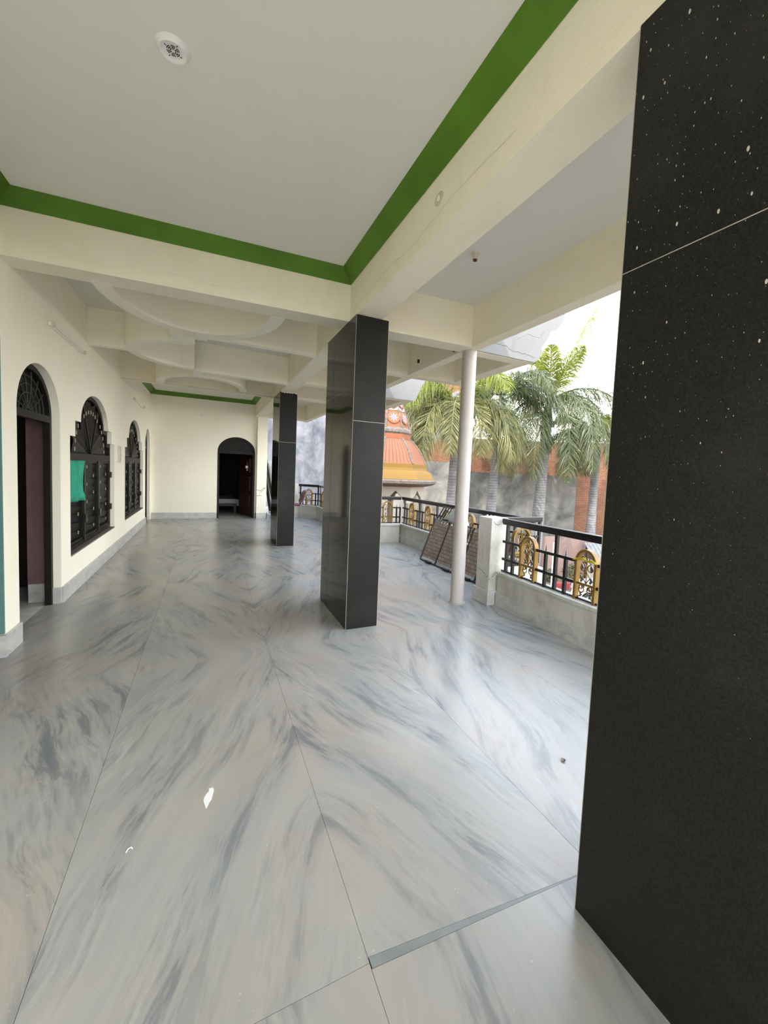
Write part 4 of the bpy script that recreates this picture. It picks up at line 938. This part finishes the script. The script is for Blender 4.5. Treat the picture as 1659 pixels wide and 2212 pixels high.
# ------------------------------------------------------------------ chhatri with octagonal orange dome
def chhatri():
    c = shot(835, 1040, 14.0); cx, cy = c.x, c.y; k = 14.0/F; zz = lambda y: EYE+(1030-y)*k
    o = thing('domed_pavilion', 'octagonal gate pavilion with a ribbed orange dome and golden cornice', 'pavilion', (cx, cy, GZ))
    view = math.atan2(-cy, -cx)                        # bearing from the dome to the camera
    rot = view+math.radians(37)                      # one ridge stands 37 degrees right of the line of sight
    def octo(prof, name, mat, **kw): return MB().lathe(prof, (cx, cy), 8, rot).build(name, M[mat], o, **kw)
    R = lambda px: px*k/0.998
    octo([(R(98), zz(1055)), (R(106), zz(1051)), (R(107), zz(1046)), (R(100), zz(1043))], 'stone_band', 'stone')
    octo([(R(101), zz(1043)), (R(96), zz(1033)), (R(93), zz(1028)), (R(86), zz(1025)), (R(84.5), zz(1020)), (R(84.5), zz(1012)), (R(82), zz(1011))], 'golden_cornice', 'ochre')
    dome = [(83.5, 1012), (77, 1000), (69, 985), (61, 974), (53, 965), (46, 959)]
    octo([(R(r), zz(y)) for r, y in dome], 'dome', 'orange_pale')
    octo([(R(48), zz(960)), (R(47.5), zz(950)), (R(44), zz(949))], 'neck', 'orange_deep')
    octo([(R(47), zz(951)), (R(50), zz(947)), (R(49.5), zz(942)), (R(45), zz(937))], 'stone_ring', 'stone')
    spire = [(45, 938), (37.5, 917), (29, 893), (21, 870), (12, 845), (4, 820), (0, 808)]
    octo([(R(r), zz(y)) for r, y in spire], 'spire', 'orange')
    pt = lambda r, y, a: Vector((cx+R(r)*math.cos(a), cy+R(r)*math.sin(a), zz(y)))
    for i in range(8):
        a = rot+i*PI/4
        MB().tube([pt(r+0.3, y, a) for r, y in dome], 0.035, 6).build('ridge', M['stone'], o); MB().tube([pt(r+0.3, y, a) for r, y in spire[:5]], 0.035, 6).build('ridge', M['stone'], o)
        ap = math.cos(PI/8); m = MB()
        for s in (-0.75, -0.5, -0.25, 0.0, 0.25, 0.5, 0.75):          # seams between the dome's planks of plaster
            off = lambda r: (math.cos(a+PI/8)*R(r)*ap-math.sin(a+PI/8)*s*R(r)*math.sin(PI/8), math.sin(a+PI/8)*R(r)*ap+math.cos(a+PI/8)*s*R(r)*math.sin(PI/8))
            m.tube([(cx+off(r+0.15)[0], cy+off(r+0.15)[1], zz(y)) for r, y in dome], 0.010, 4)
        m.build('seam_lines', M['groove'], o, kind='stuff')
        am = a+PI/8; er = Vector((math.cos(am), math.sin(am), 0)); et = Vector((-math.sin(am), math.cos(am), 0))
        for (y, rr) in ((917, 0.215), (888, 0.13)):
            r = 45-(938-y)*0.357; ctr = Vector((cx, cy, zz(y)))+er*(R(r)*ap+0.02)
            up = (pt(0, y-20, am)-pt(0, y, am)+er*(R(r-7.1)-R(r))*ap).normalized()
            C = lambda q, z, t: tuple(ctr+et*q+up*z+er*t)
            ring_o = [(rr*math.cos(j*PI/12), rr*math.sin(j*PI/12)) for j in range(24)]
            m = MB(); m.plate([ring_o], C, -0.03, 0.015); md = m.build('medallion', M['orange_deep'], o)
            m = MB(); m.plate([[(x*0.87, z*0.87) for x, z in ring_o]], C, 0.015, 0.022); m.build('disc', M['orange_pale'], md)
            m = MB()
            for j in range(8):
                t0 = j*PI/4; m.plate([[(0.30*rr*math.cos(t0-0.22), 0.30*rr*math.sin(t0-0.22)), (0.72*rr*math.cos(t0), 0.72*rr*math.sin(t0)), (0.30*rr*math.cos(t0+0.22), 0.30*rr*math.sin(t0+0.22))]], C, 0.022, 0.027)
            m.build('petals', M['white'], md)
            m = MB(); m.plate([[((0.50 if j % 2 else 0.28)*rr*math.cos(j*PI/8), (0.50 if j % 2 else 0.28)*rr*math.sin(j*PI/8)) for j in range(16)]], C, 0.027, 0.033); m.build('rosette', M['violet'], md)
        ctr2 = Vector((cx, cy, zz(902)))+er*(R(32.2)*ap+0.015)
        m = MB()
        for sg in (-1, 1): m.add([ctr2, ctr2+et*sg*0.05+Vector((0, 0, 0.06)), ctr2+et*sg*0.16+Vector((0, 0, 0.12))-er*0.03, ctr2+et*sg*0.15+Vector((0, 0, 0.02))], [(0, 1, 2, 3)])
        m.build('leaf_motif', M['white'], o)
        # cusped arches between the columns
        Ra = R(81); wv = 2*Ra*math.sin(PI/8)/2; ctrA = Vector((cx, cy, 0))+er*Ra*ap; zt, zb = zz(1057), zz(1097)
        cusp = [(-wv+0.10, GZ+1.2), (-wv+0.10, zb), (-0.62*wv, zb+0.10), (-0.55*wv, zb+0.27), (-0.30*wv, zb+0.34), (-0.16*wv, zb+0.42), (0, zt-0.14)]
        cusp += [(-q, z) for q, z in reversed(cusp[:-1])]
        m = MB(); m.plate([[(wv, GZ+1.2), (wv, zt), (-wv, zt), (-wv, GZ+1.2)]+cusp], lambda q, z, t: tuple(ctrA+et*q+er*t+Vector((0, 0, z))), -0.09, 0.0); m.build('cusped_arch', M['cream_stone'], o)
        q = Vector((cx, cy, 0))+Vector((math.cos(a), math.sin(a), 0))*Ra*0.97
        MB().lathe([(0.14, GZ+1.2), (0.11, GZ+1.5), (0.11, zb), (0.15, zb+0.1)], (q.x, q.y), 10).build('column', M['cream_stone'], o, smooth=True, ang=40)
    octo([(0.0, zz(1058)), (R(84), zz(1058)), (R(92), zz(1056)), (R(99), zz(1055))], 'eave_soffit', 'orange_pale')
    octo([(R(90), GZ), (R(90), GZ+1.15), (R(86), GZ+1.2), (0.0, GZ+1.2)], 'plinth', 'cream_stone')
chhatri()
# ------------------------------------------------------------------ palms
def frond_mesh(start, az, el, length, droop, rng, leaf=0.55, nl=62, width=0.036, hang=0.45, twist=0.0):
    m = MB(); p = Vector(start); d = Vector((math.cos(az)*math.cos(el), math.sin(az)*math.cos(el), math.sin(el))); pts = [p.copy()]; n = 22; st = length/n
    for i in range(n):
        d = (d+Vector((0, 0, -droop*st*(0.35+1.3*i/n)))).normalized(); p = p+d*st; pts.append(p.copy())
    m.tube(pts, [0.045*(1-i/(n+2))+0.004 for i in range(n+1)], 5)
    side0 = Vector((-math.sin(az), math.cos(az), 0))
    for k in range(nl):
        u = 0.10+0.89*(k+rng.random()*0.6)/nl; i = min(int(u*n), n-1); f = u*n-i
        q = pts[i].lerp(pts[i+1], f); ax = (pts[i+1]-pts[i]).normalized(); nrm = side0.cross(ax).normalized()
        for sg in (-1, 1):
            ll = leaf*(math.sin(PI*min(1, 0.12+0.90*u))**0.6)*rng.uniform(0.8, 1.15)
            v = (side0*sg*rng.uniform(0.45, 0.85)+ax*rng.uniform(0.55, 0.95)+nrm*rng.uniform(-0.45, 0.5)).normalized()
            mid = q+v*ll*0.5+Vector((0, 0, -hang*ll*0.14)); tip = q+v*ll*0.86+Vector((0, 0, -hang*ll*rng.uniform(0.55, 0.95)))
            wd = (ax*0.8+nrm*rng.uniform(-0.5, 0.5)).normalized()*width*0.5
            m.add([q-wd*0.5, q+wd*0.5, mid+wd, mid-wd, tip], [(0, 1, 2, 3), (3, 2, 4)])
    return m
def palm(label, base_px, top_px, depth, r, fronds, seed, crown=1.0, grow=1.0):
    rng = random.Random(seed)
    b = shot(base_px[0], base_px[1], depth); t = shot(top_px[0], top_px[1], depth)
    dz = (b.z-GZ)/(t.z-b.z) if abs(t.z-b.z) > 1e-3 else 0; b0 = b-(t-b)*dz; b0.z = GZ
    o = thing('palm_tree', label, 'palm', tuple(b0))
    pts = [b0.lerp(t, i/14) for i in range(15)]
    MB().tube(pts, [r*(1.12-0.10*i/14+0.10*math.sin(i*0.45)) for i in range(15)], 18).build('trunk', M['bark'], o, smooth=True)
    d = (t-b0).normalized(); top = t+d*1.15
    MB().tube([t-d*0.05, t+d*0.35, t+d*0.8, top], [r*0.95, r*0.85, r*0.55, r*0.30], 14).build('crownshaft', M['frond'], o, smooth=True)
    for (az, el, ln, dr, kind) in fronds:
        a = math.radians(az)-_y                        # azimuth measured from the right of the picture, seen from above
        mat = {'g': 'frond', 'y': 'frond_young', 'o': 'frond_sunlit', 'd': 'frond_dead'}[kind]
        ln *= grow; dr /= grow**0.5
        st = t+d*(0.95 if el > -20 else 0.35)
        if kind == 'd': mm = frond_mesh(st, a, math.radians(el), ln, dr, rng, 0.50, 60, 0.03, 1.3)
        else: mm = frond_mesh(st, a, math.radians(el), ln, dr, rng, 1.25*crown, 170, 0.043, 0.6)
        mm.build('frond', M[mat], o, recalc=False, label={'y': 'bright yellow-green young frond', 'o': 'frond with yellow sunlight in its colour', 'd': 'dead brown hanging frond'}.get(kind))
    return o
# azimuths: 0 right, 90 away, 180 left, 270 towards the camera
palm('tallest palm with a bright young frond pointing up right, second from the right', (1162, 1120), (1182, 905), 21.0, 0.27,
     [(18, 66, 4.6, 0.05, 'y'), (170, 78, 2.4, 0.25, 'y'), (250, 72, 2.2, 0.25, 'y'), (300, 62, 2.4, 0.30, 'y'), (120, 70, 2.4, 0.3, 'y'), (178, 38, 4.0, 0.55, 'g'), (205, 28, 4.2, 0.75, 'g'), (150, 30, 4.0, 0.7, 'g'), (345, 34, 3.9, 0.62, 'g'), (8, 28, 3.8, 0.70, 'g'), (40, 25, 3.8, 0.6, 'g'), (90, 20, 3.8, 0.7, 'g'), (275, 10, 4.6, 1.1, 'g'), (295, 20, 4.6, 1.0, 'g'), (220, 10, 4.6, 1.0, 'g'), (240, 5, 4.4, 1.1, 'g'), (192, 8, 4.6, 1.0, 'g'), (200, -62, 3.6, 0.5, 'd'), (330, 15, 4.2, 0.9, 'g'), (120, 0, 4.0, 0.9, 'g')], 11, 1.0, 1.28)
palm('palm with a dead grey sheath on its trunk, just right of the thin column', (1067, 1030), (1080, 895), 20.4, 0.225,
     [(200, 50, 3.6, 0.6, 'g'), (160, 55, 3.4, 0.5, 'g'), (20, 45, 3.6, 0.6, 'g'), (60, 55, 3.4, 0.5, 'g'), (330, 30, 3.6, 0.8, 'g'), (300, 45, 3.4, 0.7, 'g'), (240, 40, 3.4, 0.7, 'g'), (180, 22, 3.8, 0.9, 'g'), (0, 15, 3.8, 1.0, 'g'), (100, 40, 3.4, 0.6, 'g'), (140, 20, 3.6, 0.9, 'g'), (345, -30, 4.0, 0.9, 'd'), (310, -70, 3.2, 0.5, 'd'), (20, -60, 3.4, 0.8, 'd'), (270, -80, 2.6, 0.3, 'd')], 12, 0.95, 1.2)
palm('palm with sunlit yellow hanging fronds behind the thin column', (978, 1030), (986, 935), 18.0, 0.21,
     [(182, 42, 3.6, 0.85, 'g'), (176, 55, 4.0, 0.7, 'g'), (205, 35, 3.8, 1.1, 'o'), (232, 30, 3.8, 1.1, 'o'), (258, 30, 3.6, 1.1, 'o'), (285, 30, 3.6, 1.1, 'o'), (318, 32, 3.8, 1.1, 'o'), (342, 35, 3.8, 1.1, 'o'), (220, 55, 3.4, 0.9, 'y'), (300, 60, 3.4, 0.8, 'y'), (0, 40, 3.4, 0.9, 'g'), (196, 15, 3.6, 1.2, 'g'), (215, 10, 3.6, 1.2, 'g'), (328, 12, 3.4, 1.2, 'o'), (90, 40, 3.4, 0.7, 'g'), (130, 35, 3.4, 0.8, 'g'), (40, 40, 3.2, 0.8, 'g')], 13, 1.0, 1.18)
palm('shorter palm at the right in front of the brick wall', (1275, 1150), (1288, 985), 22.5, 0.22,
     [(180, 55, 3.0, 0.7, 'g'), (150, 40, 3.0, 0.8, 'g'), (200, 35, 3.2, 1.0, 'g'), (215, 20, 3.4, 1.1, 'g'), (232, 15, 3.4, 1.1, 'g'), (270, 20, 3.6, 1.1, 'g'), (300, 25, 3.4, 1.0, 'o'), (340, 40, 3.0, 0.8, 'y'), (20, 50, 3.0, 0.7, 'y'), (0, 30, 3.2, 0.9, 'g'), (250, 55, 2.8, 0.8, 'y'), (90, 45, 3.0, 0.7, 'g'), (188, 15, 3.4, 1.1, 'g')], 14, 0.9, 1.06)
